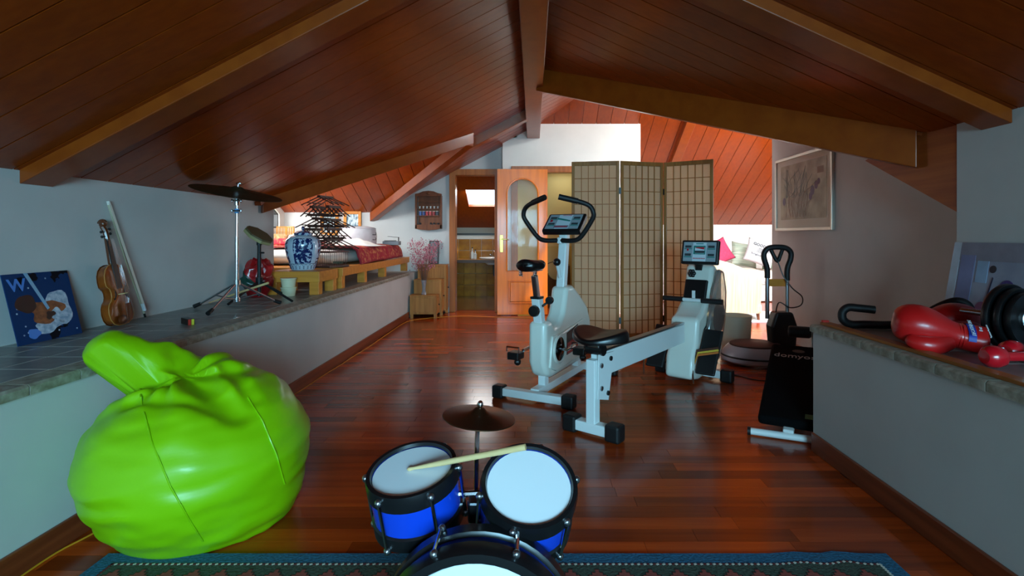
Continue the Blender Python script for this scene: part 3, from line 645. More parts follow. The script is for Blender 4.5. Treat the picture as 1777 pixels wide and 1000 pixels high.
for a in range(4): MB().lathe([(0.02, 0), (0.02, 0.022)], (0.19*math.cos(a*1.57+0.7), 0.17*math.sin(a*1.57+0.7), 0), 10).build('foot_pad', black, vp)
MB().prism([(0.15, 0.05), (0.33, 0.05), (0.35, 0.30), (0.31, 0.42), (0.17, 0.42), (0.13, 0.30)], (0, -0.02, 0), (1, 0, 0), (0, 0, 1), (0, 1, 0), 0.0, 0.12).build('column', black, vp, bevel=0.02, seg=3)
for bx in (0.12, 0.285): MB().tube([(bx, 0.04, 0.36), (bx, 0.04, 0.76)], 0.017, 12).build('handle_tube', steel, vp, smooth=True)
gp_ = smoothpath([(0.12, 0.04, 0.70), (0.118, 0.04, 0.78), (0.092, 0.04, 0.87), (0.10, 0.035, 0.925), (0.145, 0.03, 0.955), (0.255, 0.03, 0.955), (0.31, 0.035, 0.92), (0.315, 0.04, 0.86), (0.288, 0.04, 0.78), (0.285, 0.04, 0.68)], 5)
MB().tube(gp_, 0.0225, 12).build('foam_grip', rubber, vp, smooth=True)
MB().tube(smoothpath([(0.15, 0.05, 0.95), (0.17, 0.045, 0.90), (0.205, 0.04, 0.84), (0.235, 0.045, 0.90), (0.255, 0.05, 0.95)], 4), 0.016, 10).build('cord_sleeve', rubber, vp, smooth=True)
MB().box((0.20, 0.05, 0.66), (0.15, 0.03, 0.06)).build('cross_piece', pine, vp, bevel=0.004)
MB().tube(smoothpath([(0.205, 0.03, 0.84), (0.235, 0.0, 0.72), (0.30, -0.02, 0.62), (0.38, -0.02, 0.55), (0.37, -0.02, 0.48), (0.28, -0.02, 0.46), (0.20, 0.0, 0.50), (0.18, 0.02, 0.40)], 6), 0.005, 6).build('cord', black, vp, smooth=True)
bn = thing('sit_up_bench', 'black padded sit-up bench with foam rollers at the end of the right ledge', 'exercise bench', (1.30, 2.69, 0), -math.radians(24))
bp_ = MB(); bp_.bar((0.02, 0.0, 0.075), (0.10, 0.88, 0.30), 0.29, 0.055); pad = bp_.build('pad', mat('matt_black_vinyl', (11, 11, 12), 0.85, spec=0.06), bn, bevel=0.02, seg=3)
ux = (Vector((0.10, 0.88, 0.30))-Vector((0.02, 0, 0.075))).normalized(); xx = ux.cross(Vector((0, 0, 1))).normalized(); nn = xx.cross(ux)
o0 = Vector((0.02, 0, 0.075))+nn*0.0285
text('domyos', 0.075, mat('grey_print', (196, 192, 186), 0.6), pad, o0+ux*0.74+xx*0.0, xx, ux, name='logo')
MB().lathe([(0.03, 0), (0.03, 0.0008)], o0+ux*0.815+xx*0.02, 24, basis(xx, ux, nn), 1.2, 0.75).build('emblem', mat('emblem_green', (30, 50, 40), 0.5), pad)
MB().prism([(-0.018, -0.022), (0.018, -0.022), (0.018, 0.022), (-0.018, 0.022)], o0+ux*0.055+xx*0.095, xx, ux, nn, 0, 0.001).build('green_tag', mat('tag_green', (20, 120, 70), 0.5), pad)
MB().tube([(-0.16, -0.02, 0.022), (0.16, -0.02, 0.022)], 0.018, 12).build('front_foot', white_metal, bn, smooth=True)
for sx in (-0.165, 0.165): MB().tube([(sx-0.008, -0.02, 0.022), (sx+0.008, -0.02, 0.022)], 0.0215, 12).build('foot_cap', rubber, bn, smooth=True)
MB().bar((0.02, -0.02, 0.035), (0.13, 1.02, 0.26), 0.05, 0.04).build('frame', white_metal, bn, bevel=0.005)
MB().tube([(0.22, 1.00, 0.02), (0.22, 1.02, 0.40)], 0.018, 12).build('roller_post', white_metal, bn, smooth=True)
MB().tube([(-0.02, 1.0, 0.018), (0.40, 1.0, 0.018)], 0.018, 12).build('rear_foot', white_metal, bn, smooth=True)
MB().tube([(0.06, 1.02, 0.39), (0.48, 1.02, 0.39)], 0.011, 10).build('roller_axle', white_metal, bn, smooth=True)
for a, b in ((0.06, 0.20), (0.245, 0.46)): MB().tube([(a, 1.02, 0.39), (b, 1.02, 0.39)], 0.04, 16).build('foam_roller', rubber, bn, smooth=True, bevel=0.012)
# ================================================================== DRUM KIT
blue = mat('drum_blue', (16, 66, 196), 0.22, coat=0.5); skin = mat('drum_skin', (236, 238, 240), 0.45); hoop = mat('drum_hoop', (20, 20, 22), 0.3)
dk_ = thing('toy_drum_kit', 'small blue toy drum kit with two tilted toms and a cymbal', 'drum kit', (-0.10, 1.16, 0.008))
D0 = Vector((-0.10, 1.16, 0.008))
def drum(name, c, ax, r, ln, lugs, capfront=True):
    ax = Vector(ax).normalized(); x = ax.orthogonal().normalized(); R = basis(x, ax.cross(x), ax); c = Vector(c)
    sh = MB().lathe([(r, -ln), (r, 0)], c, 44, R).build(name, blue, dk_, smooth=True)
    MB().lathe([(0, 0.004), (r*0.90, 0.004), (r*0.93, -0.002)], c, 44, R).build('drum_head', skin, sh, smooth=True)
    MB().lathe([(r*0.915, 0.006), (r*0.94, 0.014), (r*1.03, 0.014), (r*1.055, 0.0), (r*1.055, -0.024), (r*1.005, -0.026)], c, 44, R, cap=False).build('hoop', hoop, sh, smooth=True)
    MB().lathe([(r*1.005, -ln+0.034), (r*1.05, -ln+0.03), (r*1.05, -ln), (r*0.95, -ln-0.006), (0, -ln-0.004)], c, 44, R).build('hoop', hoop, sh, smooth=True)
    for a in lugs:
        q = x*math.cos(a)+ax.cross(x)*math.sin(a)
        MB().tube([c+q*r*1.085+ax*0.004, c+q*r*1.085-ax*(ln+0.0)], 0.0042, 6).build('tension_rod', chrome, sh, smooth=True)
        for t in (0.0, -ln): MB().ball(c+q*r*1.075+ax*t, 0.009, 8, 6).build('lug', steel, sh, smooth=True)
    return sh
drum('tom', P(716, 820, 1.235)-D0, (-0.10, -0.21, 0.97), 0.103, 0.125, (0.2, 1.3, 2.4, 3.4, 4.5, 5.5))
drum('tom', P(918, 845, 1.20)-D0, (0.10, -0.46, 0.88), 0.108, 0.125, (0.5, 1.6, 2.6, 3.6, 4.7, 5.7))
drum('bass_drum', Vector((-0.115, 1.03, 0.222))-D0, (0, -1, 0.0), 0.198, 0.09, (0.39, 1.18, 1.96, 2.75, 3.53, 4.32, 5.1, 5.89))
cb = P(828, 905, 1.22)-D0
MB().tube([cb+Vector((0, 0, -0.05)), P(822, 868, 1.25)-D0], 0.016, 12).build('tom_mount', steel, dk_, smooth=True)
MB().box(P(826, 882, 1.24)-D0, (0.035, 0.05, 0.05)).build('mount_clamp', mat('dark_steel', (90, 92, 96), 0.3, 1.0), dk_, bevel=0.006)
MB().tube([P(790, 858, 1.26)-D0, P(842, 856, 1.26)-D0], 0.008, 8).build('tom_arm', chrome, dk_, smooth=True)
MB().tube([P(826, 885, 1.3)-D0, P(828, 760, 1.36)-D0, P(832, 700, 1.40)-D0], 0.006, 8).build('cymbal_rod', chrome, dk_, smooth=True)
cc = P(832, 717, 1.39)-D0; ax = Vector((0.10, 0.0, 0.99)).normalized(); x_ = ax.orthogonal().normalized()
cym = mat('cymbal_bronze', (112, 78, 52), 0.30, 0.9, c2=(84, 56, 38), scale=3)
MB().lathe([(0.0, 0.016), (0.012, 0.014), (0.020, 0.006), (0.030, 0.001), (0.097, -0.010), (0.098, -0.012), (0.028, -0.002), (0.0, 0.006)], cc, 44, basis(x_, ax.cross(x_), ax)).build('cymbal', cym, dk_, smooth=True)
MB().ball(cc+ax*0.024, (0.008, 0.008, 0.010), 10, 8).build('wing_nut', chrome, dk_, smooth=True)
for sx in (-1, 1): MB().tube([Vector((-0.115+sx*0.20, 1.09, 0.2))-D0, Vector((-0.115+sx*0.27, 1.12, 0.014))-D0], 0.006, 8).build('spur', chrome, dk_, smooth=True)
stick_w = wood('stick_wood', (224, 190, 136), (210, 172, 114), GX, 0.5, 0.1)
ds = thing('drumstick', 'pale wooden drumstick lying across the two blue toms', 'drumstick', P(810, 797, 1.22))
a, b = P(707, 815, 1.235)-ds.location, P(912, 776, 1.19)-ds.location; dd = b-a
MB().tube([a, a+dd*0.012, a+dd*0.03, a+dd*0.05, a+dd*0.3, b], [0.002, 0.0045, 0.0045, 0.0035, 0.0068, 0.0074], 12).build('shaft', stick_w, ds, smooth=True)
# ================================================================== BEAN BAG
BC = Vector((-1.215, 1.90, 0.32))
def ell(p, c, r):
    q = Vector(((p.x-c[0])/r[0], (p.y-c[1])/r[1], (p.z-c[2])/r[2])); k = q.length
    return (k-1)*min(r)
def smin(a, b, k):
    h = max(k-abs(a-b), 0)/k; return min(a, b)-h*h*k*0.25
def cap(p, a, b, r):
    ab = b-a; t = max(0, min(1, (p-a).dot(ab)/ab.dot(ab))); return (p-a-ab*t).length-r
EA, EB = P(196, 613, 1.87), P(292, 640, 1.93)
BU = [P(372, 652, 2.02), P(446, 690, 2.0)]
CR0, CR1 = P(310, 608, 1.95), P(408, 706, 1.66)
NK = P(320, 655, 1.88)
from mathutils import noise as mnoise
def bag0(p):
    d = ell(p, (-1.215, 1.90, 0.27), (0.362, 0.37, 0.285))
    d = smin(d, ell(p, (-1.21, 1.955, 0.08), (0.29, 0.26, 0.20)), 0.12)
    d = smin(d, cap(p, EA, EB, 0.082), 0.07)
    d = smin(d, ell(p, BU[0], (0.105, 0.12, 0.085)), 0.06)
    d = smin(d, ell(p, BU[1], (0.085, 0.12, 0.080)), 0.05)
    d = max(d, -(p.z+0.0))
    d = max(d, -(p.x-XL-0.006)) if p.z < 0.62 else d
    n = mnoise.noise(Vector((p.x*5, p.y*5, p.z*16)))*0.010+mnoise.noise(Vector((p.x*14, p.y*9, p.z*30)))*0.0035*(1+max(0, p.z-0.35)*6)
    q = p-NK; dist = q.length; ang = math.atan2(q.z+q.y*0.4, q.x)
    n += 0.013*math.sin(ang*8+2.5*mnoise.noise(p*5))*math.exp(-(dist/0.24)**2)*min(1, dist/0.08)
    n += 0.006*math.sin(p.z*60+4*mnoise.noise(p*4))*math.exp(-((p.x+1.26)/0.10)**2)*math.exp(-((p.z-0.22)/0.12)**2)
    return d+n*0.9
def hit0(u, v, f):
    o = Vector((0, 0, EYE)); d = (P(u, v, 1.0)-o).normalized(); t = 1.2
    while t < 3.2 and f(o+d*t) > 0: t += 0.01
    a, b = t-0.01, t
    for _ in range(6):
        c = (a+b)/2
        if f(o+d*c) > 0: a = c
        else: b = c
    return o+d*a
CREASE = [([(312, 606), (340, 645), (372, 680), (412, 708)], 0.075, 0.040), ([(396, 634), (420, 662), (438, 690)], 0.03, 0.025), ([(190, 655), (230, 665), (285, 662)], 0.045, 0.030), ([(230, 700), (300, 690), (400, 712)], 0.022, 0.025), ([(165, 640), (215, 632), (262, 640)], 0.020, 0.018)]
CS = [([hit0(u, v, bag0) for u, v in pts], dp, wd) for pts, dp, wd in CREASE]
def bag(p):
    d = bag0(p)
    if p.z > 0.25:
        for pts, dp, wd in CS:
            k = min(cap(p, pts[i], pts[i+1], 0.0) for i in range(len(pts)-1))
            if k < 3*wd: d += dp*math.exp(-(k/wd)**2)
    return d
def bag_r(d):
    lo, hi = 0.05, 0.75
    t = hi
    # march inward from the outside
    step = 0.012
    while t > lo and bag(BC+d*t) > 0: t -= step
    a, b = t, t+step
    for _ in range(7):
        c = (a+b)/2
        if bag(BC+d*c) > 0: b = c
        else: a = c
    return a
bb_ = thing('bean_bag', 'lime green vinyl bean bag slumped against the left ledge', 'bean bag', (BC.x, BC.y, 0))
NU, NV = 140, 100
def bagf(u, v):
    th = math.pi*(0.002+0.996*v); a = 2*math.pi*u
    d = Vector((math.sin(th)*math.cos(a), math.sin(th)*math.sin(a), -math.cos(th)))
    p = BC+d*bag_r(d); p.z = max(p.z, 0.001)
    return p-Vector((BC.x, BC.y, 0))
lime = mat('lime_vinyl', (134, 196, 2), 0.40, bump=0.02, scale=200, coat=0.08)
MB().grid(bagf, NU, NV, True).build('cover', lime, bb_, smooth='all')
def hit(u, v):
    q = hit0(u, v, bag); return q-(q-Vector((0, 0, EYE))).normalized()*0.002
def seam(pts, nm='seam'):
    q = [hit(u, v)-Vector((BC.x, BC.y, 0)) for u, v in pts]; q = smoothpath(q, 3)
    MB().tube(q, 0.0028, 6).build(nm, lime, bb_, smooth=True)
def interp(pts, k):
    out = []
    for i in range(len(pts)-1):
        for j in range(k): out.append((pts[i][0]+(pts[i+1][0]-pts[i][0])*j/k, pts[i][1]+(pts[i+1][1]-pts[i][1])*j/k))
    return out+[pts[-1]]
seam(interp([(238, 640), (246, 700), (264, 770), (296, 845), (330, 905), (352, 940)], 4))
seam(interp([(430, 690), (455, 730), (480, 790), (494, 840)], 4))
# ================================================================== RUG AND FLOOR CORD
rg = thing('patterned_rug', 'dark green rug with red motifs and a blue border under the drum kit', 'rug', (-0.12, 0.8, 0))
RXa, RXb, RYa, RYb = -1.395, 1.16, -0.2, 1.705
def rug_edge(y_, x): return y_+0.010*math.exp(-((x-0.86)/0.05)**2)+0.014*math.exp(-((x-1.0)/0.04)**2)
def rugpiece(x0, x1, y0, y1, z, n=60):
    m = MB(); pts0 = [(x0+(x1-x0)*i/n) for i in range(n+1)]
    vs = []; fs = []
    for x in pts0: vs += [Vector((x+0.12, y0-0.8, 0.0)), Vector((x+0.12, y0-0.8, z)), Vector((x+0.12, rug_edge(y1, x)-0.8, z)), Vector((x+0.12, rug_edge(y1, x)-0.8, 0.0))]
    for i in range(n):
        a, b = i*4, i*4+4
        for k in range(4): fs.append((a+k, a+(k+1) % 4, b+(k+1) % 4, b+k))
    fs += [(0, 1, 2, 3), (n*4+3, n*4+2, n*4+1, n*4)]
    return m.add(vs, fs)
rugblue = mat('rug_blue', (34, 92, 122), 0.95, noise=0.25, scale=120, bump=0.4); rugfield = mat('rug_green', (58, 70, 58), 0.95, noise=0.3, scale=120, bump=0.4)
rugred = mat('rug_red', (140, 62, 52), 0.95, noise=0.2, scale=120); rugdark = mat('rug_dark', (40, 28, 26), 0.95); rugpale = mat('rug_pale', (196, 190, 176), 0.95)
rugpiece(RXa, RXb, RYa, RYb, 0.007).build('border', rugblue, rg)
rugpiece(RXa+0.055, RXb-0.055, RYa+0.055, RYb-0.055, 0.0078).build('field', rugfield, rg)
m = MB(); m2 = MB(); x = RXa+0.06; i = 0
while x < RXb-0.06:
    (m if i % 2 else m2).box((x+0.12, rug_edge(RYb, x)-0.058-0.8, 0.0082), (0.009, 0.007, 0.001), 0.5); x += 0.010; i += 1
y_ = RYb-0.06
while y_ > 0.8:
    for xx_ in (RXa+0.058, RXb-0.058): (m if i % 2 else m2).box((xx_+0.12, y_-0.8, 0.0082), (0.007, 0.009, 0.001), 0.5); i += 1
    y_ -= 0.010
o = m.build('pale_stitches', rugpale, rg); o['kind'] = 'stuff'; o = m2.build('dark_stitches', mat('rug_maroon', (96, 30, 34), 0.95), rg); o['kind'] = 'stuff'
x = RXa+0.10; src = None; i = 0
while x < RXb-0.08:
    zz = [(-0.026, -0.03), (0.026, -0.03), (0.026, 0.0), (0.016, 0.0), (0.016, 0.012), (0.006, 0.012), (0.006, 0.026), (-0.006, 0.026), (-0.006, 0.012), (-0.016, 0.012), (-0.016, 0.0), (-0.026, 0.0)]
    if src is None:
        src = q = MB().prism(zz, (0, 0, 0), (1, 0, 0), (0, 1, 0), (0, 0, 1), 0, 0.0014).build('motif', rugred, rg)
        s2_ = q2 = MB().prism([(a*1.18, b*1.2) for a, b in zz], (0, 0, 0), (1, 0, 0), (0, 1, 0), (0, 0, 1), 0, 0.0010).build('motif_outline', rugdark, rg)
    else: q = share(src, 'motif', rg); q2 = share(s2_, 'motif_outline', rg)
    q.location = (x+0.12, 1.592-0.8, 0.0078); q2.location = (x+0.12, 1.592-0.8, 0.0078); x += 0.083
cord = [onz(30, 1005), onz(100, 960), onz(175, 920), onz(300, 845), onz(420, 765), onz(490, 700), onz(520, 677), onz(560, 650), onz(593, 633), onz(612, 620), onz(640, 603), onz(670, 582), onz(706, 559), onz(740, 553), onz(800, 549), onz(870, 551), onz(930, 553)]
cp = []
for p in cord: p = p.copy(); p.x = max(p.x, XL+0.02); p.z = 0.003; cp.append(p)
tag(MB().tube(smoothpath(cp, 5), 0.0030, 6).build('floor_cord', mat('cord_yellow', (206, 140, 26), 0.5), smooth=True), 'thin yellow cord running along the left skirting board', 'cord')
# ================================================================== THINGS ON THE LEFT LEDGE
LZ = ZL-0.0
# record sleeve leaning on the wall
al = P(32, 602, 2.18); ar = P(140, 579, 2.48)
up_ = Vector((-0.22, 0.0, 0.97)); base_a = Vector((-2.165, 2.18, ZL)); bdir = Vector((0, 1, 0))
R_ = basis(bdir, (-0.97, 0, -0.24), (-0.24, 0, 0.97))
rs = thing('record_sleeve', 'dark blue record sleeve with white swirl leaning on the left wall', 'record', (-2.165, 2.18, ZL), R=R_)
S = 0.310
MB().box((S/2, 0, S/2), (S, 0.004, S)).build('sleeve', mat('sleeve_night', (8, 12, 20), 0.65, spec=0.15, c2=(16, 52, 96), scale=9, ramp=(0.62, 0.40)), rs)
def blob(nm, cx, cz, rx, rz_, m_, a=0.0, k=0.0, wob=0.15, seed=1):
    rr = random.Random(seed); ph = rr.random()*6; pts = []
    for i in range(26):
        q = 2*math.pi*i/26; w_ = 1+wob*math.sin(3*q+ph)+wob*0.6*math.sin(5*q+ph*2)
        x, z = rx*w_*math.cos(q), rz_*w_*math.sin(q); pts.append(((cx+x*math.cos(a)-z*math.sin(a))*S, (cz+x*math.sin(a)+z*math.cos(a))*S))
    MB().prism(pts, (0, -0.0022, 0), (1, 0, 0), (0, 0, 1), (0, -1, 0), 0, 0.0003+k).build(nm, m_, rs)
pw = mat('print_pale', (196, 210, 220), 0.4, c2=(120, 150, 176), scale=40); pb = mat('print_brown', (150, 84, 44), 0.4, c2=(96, 48, 26), scale=40); pk = mat('print_black', (10, 10, 14), 0.4); pbl = mat('print_blue', (60, 130, 210), 0.4)
blob('print_patch', 0.72, 0.46, 0.20, 0.26, pw, 0.3, 0, 0.12, 2); blob('print_patch', 0.50, 0.20, 0.22, 0.09, pw, 0.15, 0, 0.15, 3)
blob('print_patch', 0.52, 0.42, 0.26, 0.16, pb, 0.2, 0.0002, 0.18, 4); blob('print_patch', 0.66, 0.36, 0.09, 0.09, pw, 0, 0.0004, 0.1, 5)
blob('print_patch', 0.24, 0.56, 0.15, 0.13, pk, 0, 0.0003, 0.06, 6); blob('print_patch', 0.26, 0.13, 0.09, 0.07, pbl, 0, 0.0002, 0.1, 8); blob('print_patch', 0.56, 0.36, 0.08, 0.05, pk, 0.5, 0.0005, 0.2, 9)
MB().prism([(0.30*S, 1.0*S), (0.36*S, 1.0*S), (0.57*S, 0.46*S), (0.53*S, 0.44*S)], (0, -0.0032, 0), (1, 0, 0), (0, 0, 1), (0, -1, 0), 0, 0.0003).build('print_stripe', mat('print_sky', (120, 170, 200), 0.4), rs)
text('W', 0.075, pbl, rs, (0.18*S, -0.0028, 0.83*S), (1, 0, 0), (0, 0, 1), 0.0002, bold=0.002)
for i in range(14): blob('print_star', random.uniform(0.05, 0.95), random.uniform(0.05, 0.95), 0.012, 0.012, pw, 0, 0.0001, 0.0, i)
# violin
vb = Vector((-2.165, 2.70, ZL+0.002)); Rv = upfront((-0.13, -0.08, 0.985), (0.98, 0.10, 0.10))
vi = thing('violin', 'amber brown violin standing upright against the left wall', 'violin', vb, R=Rv); vi.scale = (0.94, 0.94, 0.94)
vw = mat('violin_varnish', (150, 76, 24), 0.25, c2=(104, 44, 12), scale=6, coat=0.5, stretch=(4, 4, 0.8)); vd = mat('violin_dark', (92, 44, 18), 0.3, coat=0.4)
half = [(0.0, 0.0), (0.045, 0.003), (0.078, 0.018), (0.096, 0.045), (0.102, 0.08), (0.097, 0.112), (0.086, 0.132), (0.080, 0.137), (0.066, 0.148), (0.056, 0.170), (0.055, 0.195), (0.062, 0.218), (0.076, 0.228), (0.083, 0.236), (0.085, 0.262), (0.081, 0.295), (0.066, 0.325), (0.040, 0.345), (0.012, 0.352)]
half = [(a*0.96, b*0.96) for a, b in half]
out = half+[(-a, b) for a, b in reversed(half)][:-1]
inn = [(a*0.97, 0.169+(b-0.169)*0.975) for a, b in out]
bd = MB().prism(inn, (0, 0, 0), (1, 0, 0), (0, 0, 1), (0, 1, 0), -0.034, 0.0).build('ribs', vw, vi, smooth=True)
def plate(sg, y0):
    m = MB(); n = len(out); rings = []
    for k, (sc_, hh) in enumerate(((1.0, 0.0), (1.0, 0.004), (0.9, 0.009), (0.6, 0.014), (0.3, 0.016), (0.02, 0.017))):
        for a, b in out: rings.append(Vector((a*sc_, y0+sg*hh, 0.165+(b-0.165)*sc_)))
    fs = []
    for k in range(5):
        for i in range(n): fs.append((k*n+i, k*n+(i+1) % n, (k+1)*n+(i+1) % n, (k+1)*n+i))
    return m.add(rings, fs)
plate(-1, -0.034).build('front_plate', vw, vi, smooth=True); plate(1, 0.0).build('back_plate', vw, vi, smooth=True)
MB().tube([(a, -0.037, b) for a, b in out], 0.0022, 5, closed=True).build('edge_binding', mat('violin_edge', (190, 130, 60), 0.4), vi, smooth=True)
MB().bar((0, -0.030, 0.335), (0, -0.036, 0.49), 0.022, 0.022, (0, 1, 0)).build('neck', vd, vi, bevel=0.006)
MB().prism([(-0.021, 0.20), (0.021, 0.20), (0.012, 0.475), (-0.012, 0.475)], (0, -0.052, 0), (1, 0, 0), (0, 0.03, 1), (0, -1, 0), 0, 0.006).build('fingerboard', black, vi)
m = MB(); m.tube(smoothpath([(0, -0.036, 0.48), (0, -0.034, 0.52), (0, -0.024, 0.548), (0, -0.018, 0.56)], 4), [0.013]*9+[0.010]*4, 8)
m.ball((0, -0.030, 0.562), (0.017, 0.019, 0.019), 12, 8); m.tube([(0, -0.030+0.5*(0.032-0.0016*k)*math.cos(k*0.55), 0.565+0.5*(0.032-0.0016*k)*math.sin(k*0.55)) for k in range(18)], [0.012-0.0004*k for k in range(18)], 8)
m.build('scroll', vd, vi, smooth=True)
for k, s_ in enumerate((-1, 1, -1, 1)):
    z_ = 0.492+k*0.013; pg = MB().tube([(s_*0.006, -0.035, z_), (s_*0.03, -0.035, z_)], [0.004, 0.003], 6).build('peg', black, vi)
    MB().ball((s_*0.034, -0.035, z_), (0.005, 0.008, 0.008), 8, 6).build('peg_head', black, pg)
MB().prism([(-0.021, 0.0), (0.021, 0.0), (0.019, 0.028), (0.0, 0.036), (-0.019, 0.028)], (0, -0.05, 0.168), (1, 0, 0), (0, -1, 0), (0, 0, 1), 0, 0.004).build('bridge', stick_w, vi)
MB().prism([(-0.007, 0.02), (0.007, 0.02), (0.018, 0.115), (-0.018, 0.115)], (0, -0.058, 0), (1, 0, 0), (0, -0.12, 1), (0, -1, 0), 0, 0.006).build('tailpiece', vd, vi, bevel=0.002)
MB().ball((-0.035, -0.058, 0.03), (0.035, 0.010, 0.024), 12, 8).build('chin_rest', vd, vi, smooth=True)
for k in range(4):
    x = -0.0105+k*0.007; MB().tube([(x*1.0, -0.073, 0.115), (x*1.5, -0.086, 0.170), (x*0.75, -0.062, 0.475)], 0.0007, 4).build('string', chrome, vi)
for s_ in (-1, 1): MB().tube(smoothpath([(s_*0.030, -0.047, 0.205), (s_*0.036, -0.0465, 0.196), (s_*0.034, -0.0475, 0.172), (s_*0.045, -0.046, 0.145), (s_*0.050, -0.045, 0.153)], 4), 0.0028, 6).build('sound_hole', pk, vi, smooth=True)
# bow
wa, wb = Vector((-2.205, 2.95, ZL+0.004)), Vector((-2.243, 2.73, 1.235))
bo = thing('violin_bow', 'pale violin bow leaning on the left wall beside the violin', 'bow', wa)
d = wb-wa; ud = d.normalized()
MB().tube([d*0.02, d*0.5-Vector((0.006, 0, 0)), d], [0.0048, 0.0042, 0.0034], 8).build('stick', mat('bow_wood', (186, 180, 150), 0.4), bo, smooth=True)
MB().bar(d*0.10+Vector((0.013, 0, 0)), d*0.985+Vector((0.010, 0, 0)), 0.015, 0.0015, (1, 0, 0)).build('hair', mat('bow_hair', (224, 218, 200), 0.5), bo)
MB().bar(d*0.06+Vector((0.009, 0, 0)), d*0.125+Vector((0.009, 0, 0)), 0.012, 0.016, (1, 0, 0)).build('frog', mat('pearl', (220, 228, 232), 0.2, coat=0.5), bo, bevel=0.002)
MB().tube([d*0.0, d*0.035], 0.0055, 8).build('end_screw', black, bo, smooth=True)
MB().bar(d*0.97+Vector((0.006, 0, 0)), d*1.0+Vector((0.006, 0, 0)), 0.008, 0.014, (1, 0, 0)).build('tip', mat('bow_tip', (226, 224, 214), 0.4), bo)
# small pocket box
pbx = thing('pocket_box', 'tiny black box with red and yellow stripes on the left ledge', 'box', onz(326, 563, ZL), math.radians(52))
MB().box((0, 0.0, 0.0165), (0.032, 0.10, 0.033)).build('case', mat('case_black', (26, 24, 22), 0.35), pbx, bevel=0.002)
MB().box((-0.009, -0.0505, 0.0165), (0.013, 0.002, 0.030)).build('red_stripe', mat('stripe_red', (196, 50, 36), 0.5), pbx); MB().box((0.006, -0.0505, 0.0165), (0.012, 0.002, 0.030)).build('yellow_stripe', mat('stripe_yellow', (226, 214, 60), 0.5), pbx)
# cymbal on its stand
ctr = Vector((-1.885, 3.30, ZL)); cs = thing('cymbal_stand', 'large dark cymbal on a chrome tripod stand on the left ledge', 'cymbal', ctr)
MB().tube([(0, 0, 0.055), (0, 0, 0.46)], 0.0125, 12).build('lower_tube', chrome, cs, smooth=True); MB().tube([(0, 0, 0.44), (0.004, 0, 0.745)], 0.009, 12).build('upper_tube', chrome, cs, smooth=True)
m = MB().tube([(0, 0, 0.66), (0, 0, 0.72)], 0.017, 12).build('tilter', chrome, cs, smooth=True)
for z_ in (0.69, 0.625): MB().tube([(-0.02, -0.012, z_), (0.03, -0.012, z_)], 0.006, 8).build('wing_bolt', chrome, m, smooth=True); MB().ball((0.033, -0.012, z_), (0.006, 0.006, 0.014), 8, 6).build('wing', chrome, m); MB().ball((-0.024, -0.012, z_), (0.006, 0.006, 0.012), 8, 6).build('wing', chrome, m)
MB().tube([(0, 0, 0.61), (0, 0, 0.64)], 0.0135, 12).build('blue_collar', mat('collar_blue', (80, 140, 190), 0.4), cs, smooth=True)
MB().tube([(0, 0, 0.155), (0, 0, 0.185)], 0.022, 12).build('leg_collar', chrome, cs, smooth=True); MB().tube([(0, 0, 0.05), (0, 0, 0.075)], 0.020, 12).build('brace_collar', chrome, cs, smooth=True)
for fx, fy in ((-0.27, 0.03), (-0.005, -0.265), (0.16, 0.20)):
    e = Vector((fx, fy, 0.020)); s0 = Vector((0, 0, 0.17)); lg = MB().tube([s0, e], 0.0065, 8).build('leg', steel, cs, smooth=True)
    MB().tube([Vector((0, 0, 0.062)), s0.lerp(e, 0.55)], 0.005, 6).build('brace', steel, lg, smooth=True)
    MB().tube([s0.lerp(e, 0.92), e+Vector((fx, fy, 0))*0.08-Vector((0, 0, 0.006))], [0.011, 0.0135], 10).build('rubber_foot', rubber, lg, smooth=True)
ax = Vector((0.22, -0.10, 0.97)).normalized(); x_ = Vector((0, 1, 0)).cross(ax).normalized(); Rc = basis(x_, ax.cross(x_), ax)
MB().lathe([(0.0, 0.022), (0.02, 0.021), (0.036, 0.012), (0.045, 0.004), (0.15, -0.004), (0.262, -0.020), (0.263, -0.022), (0.15, -0.0065), (0.045, 0.001), (0.0, 0.017)], (0.005, 0, 0.76), 56, Rc).build('cymbal_disc', mat('cymbal_dark', (70, 64, 44), 0.42, 0.6, c2=(54, 48, 34), scale=3), cs, smooth=True)
nt = Vector((0.005, 0, 0.76))+ax*0.03; MB().tube([nt-ax*0.01, nt+ax*0.012], 0.008, 8).build('felt_nut', chrome, cs, smooth=True); MB().ball(nt+ax*0.012, (0.018, 0.006, 0.008), 8, 6).build('wing_nut', chrome, cs, smooth=True)
# practice pad
pc = Vector((-1.985, 3.76, ZL)); pd = thing('practice_pad', 'tan eight-sided drum practice pad on a black tripod stand', 'practice pad', pc)
MB().tube([(0, 0, 0.03), (0, 0, 0.44)], 0.013, 12).build('pole', rubber, pd, smooth=True); MB().tube([(0, 0, 0.12), (0, 0, 0.165)], 0.024, 12).build('leg_collar', rubber, pd, smooth=True)
MB().tube([(0, 0, 0.40), (0, 0, 0.425)], 0.018, 12).build('pad_collar', rubber, pd, smooth=True); MB().tube([(0.01, -0.01, 0.345), (0.045, -0.02, 0.345)], 0.006, 8).build('height_screw', rubber, pd)
for fx, fy in ((0.30, -0.13), (-0.05, -0.30), (0.06, 0.26)): MB().tube([(0, 0, 0.14), (fx, fy, 0.010)], 0.0085, 8).build('leg', rubber, pd, smooth=True)
ax = Vector((0.60, -0.04, 0.80)).normalized(); x_ = Vector((0, 1, 0)).cross(ax).normalized(); Rc = basis(x_, ax.cross(x_), ax)
MB().lathe([(0.0, -0.022), (0.104, -0.022), (0.107, -0.018), (0.107, 0.0)], (0, 0, 0.475), 8, Rc).build('pad_body', mat('pad_tan', (160, 146, 100), 0.7), pd)
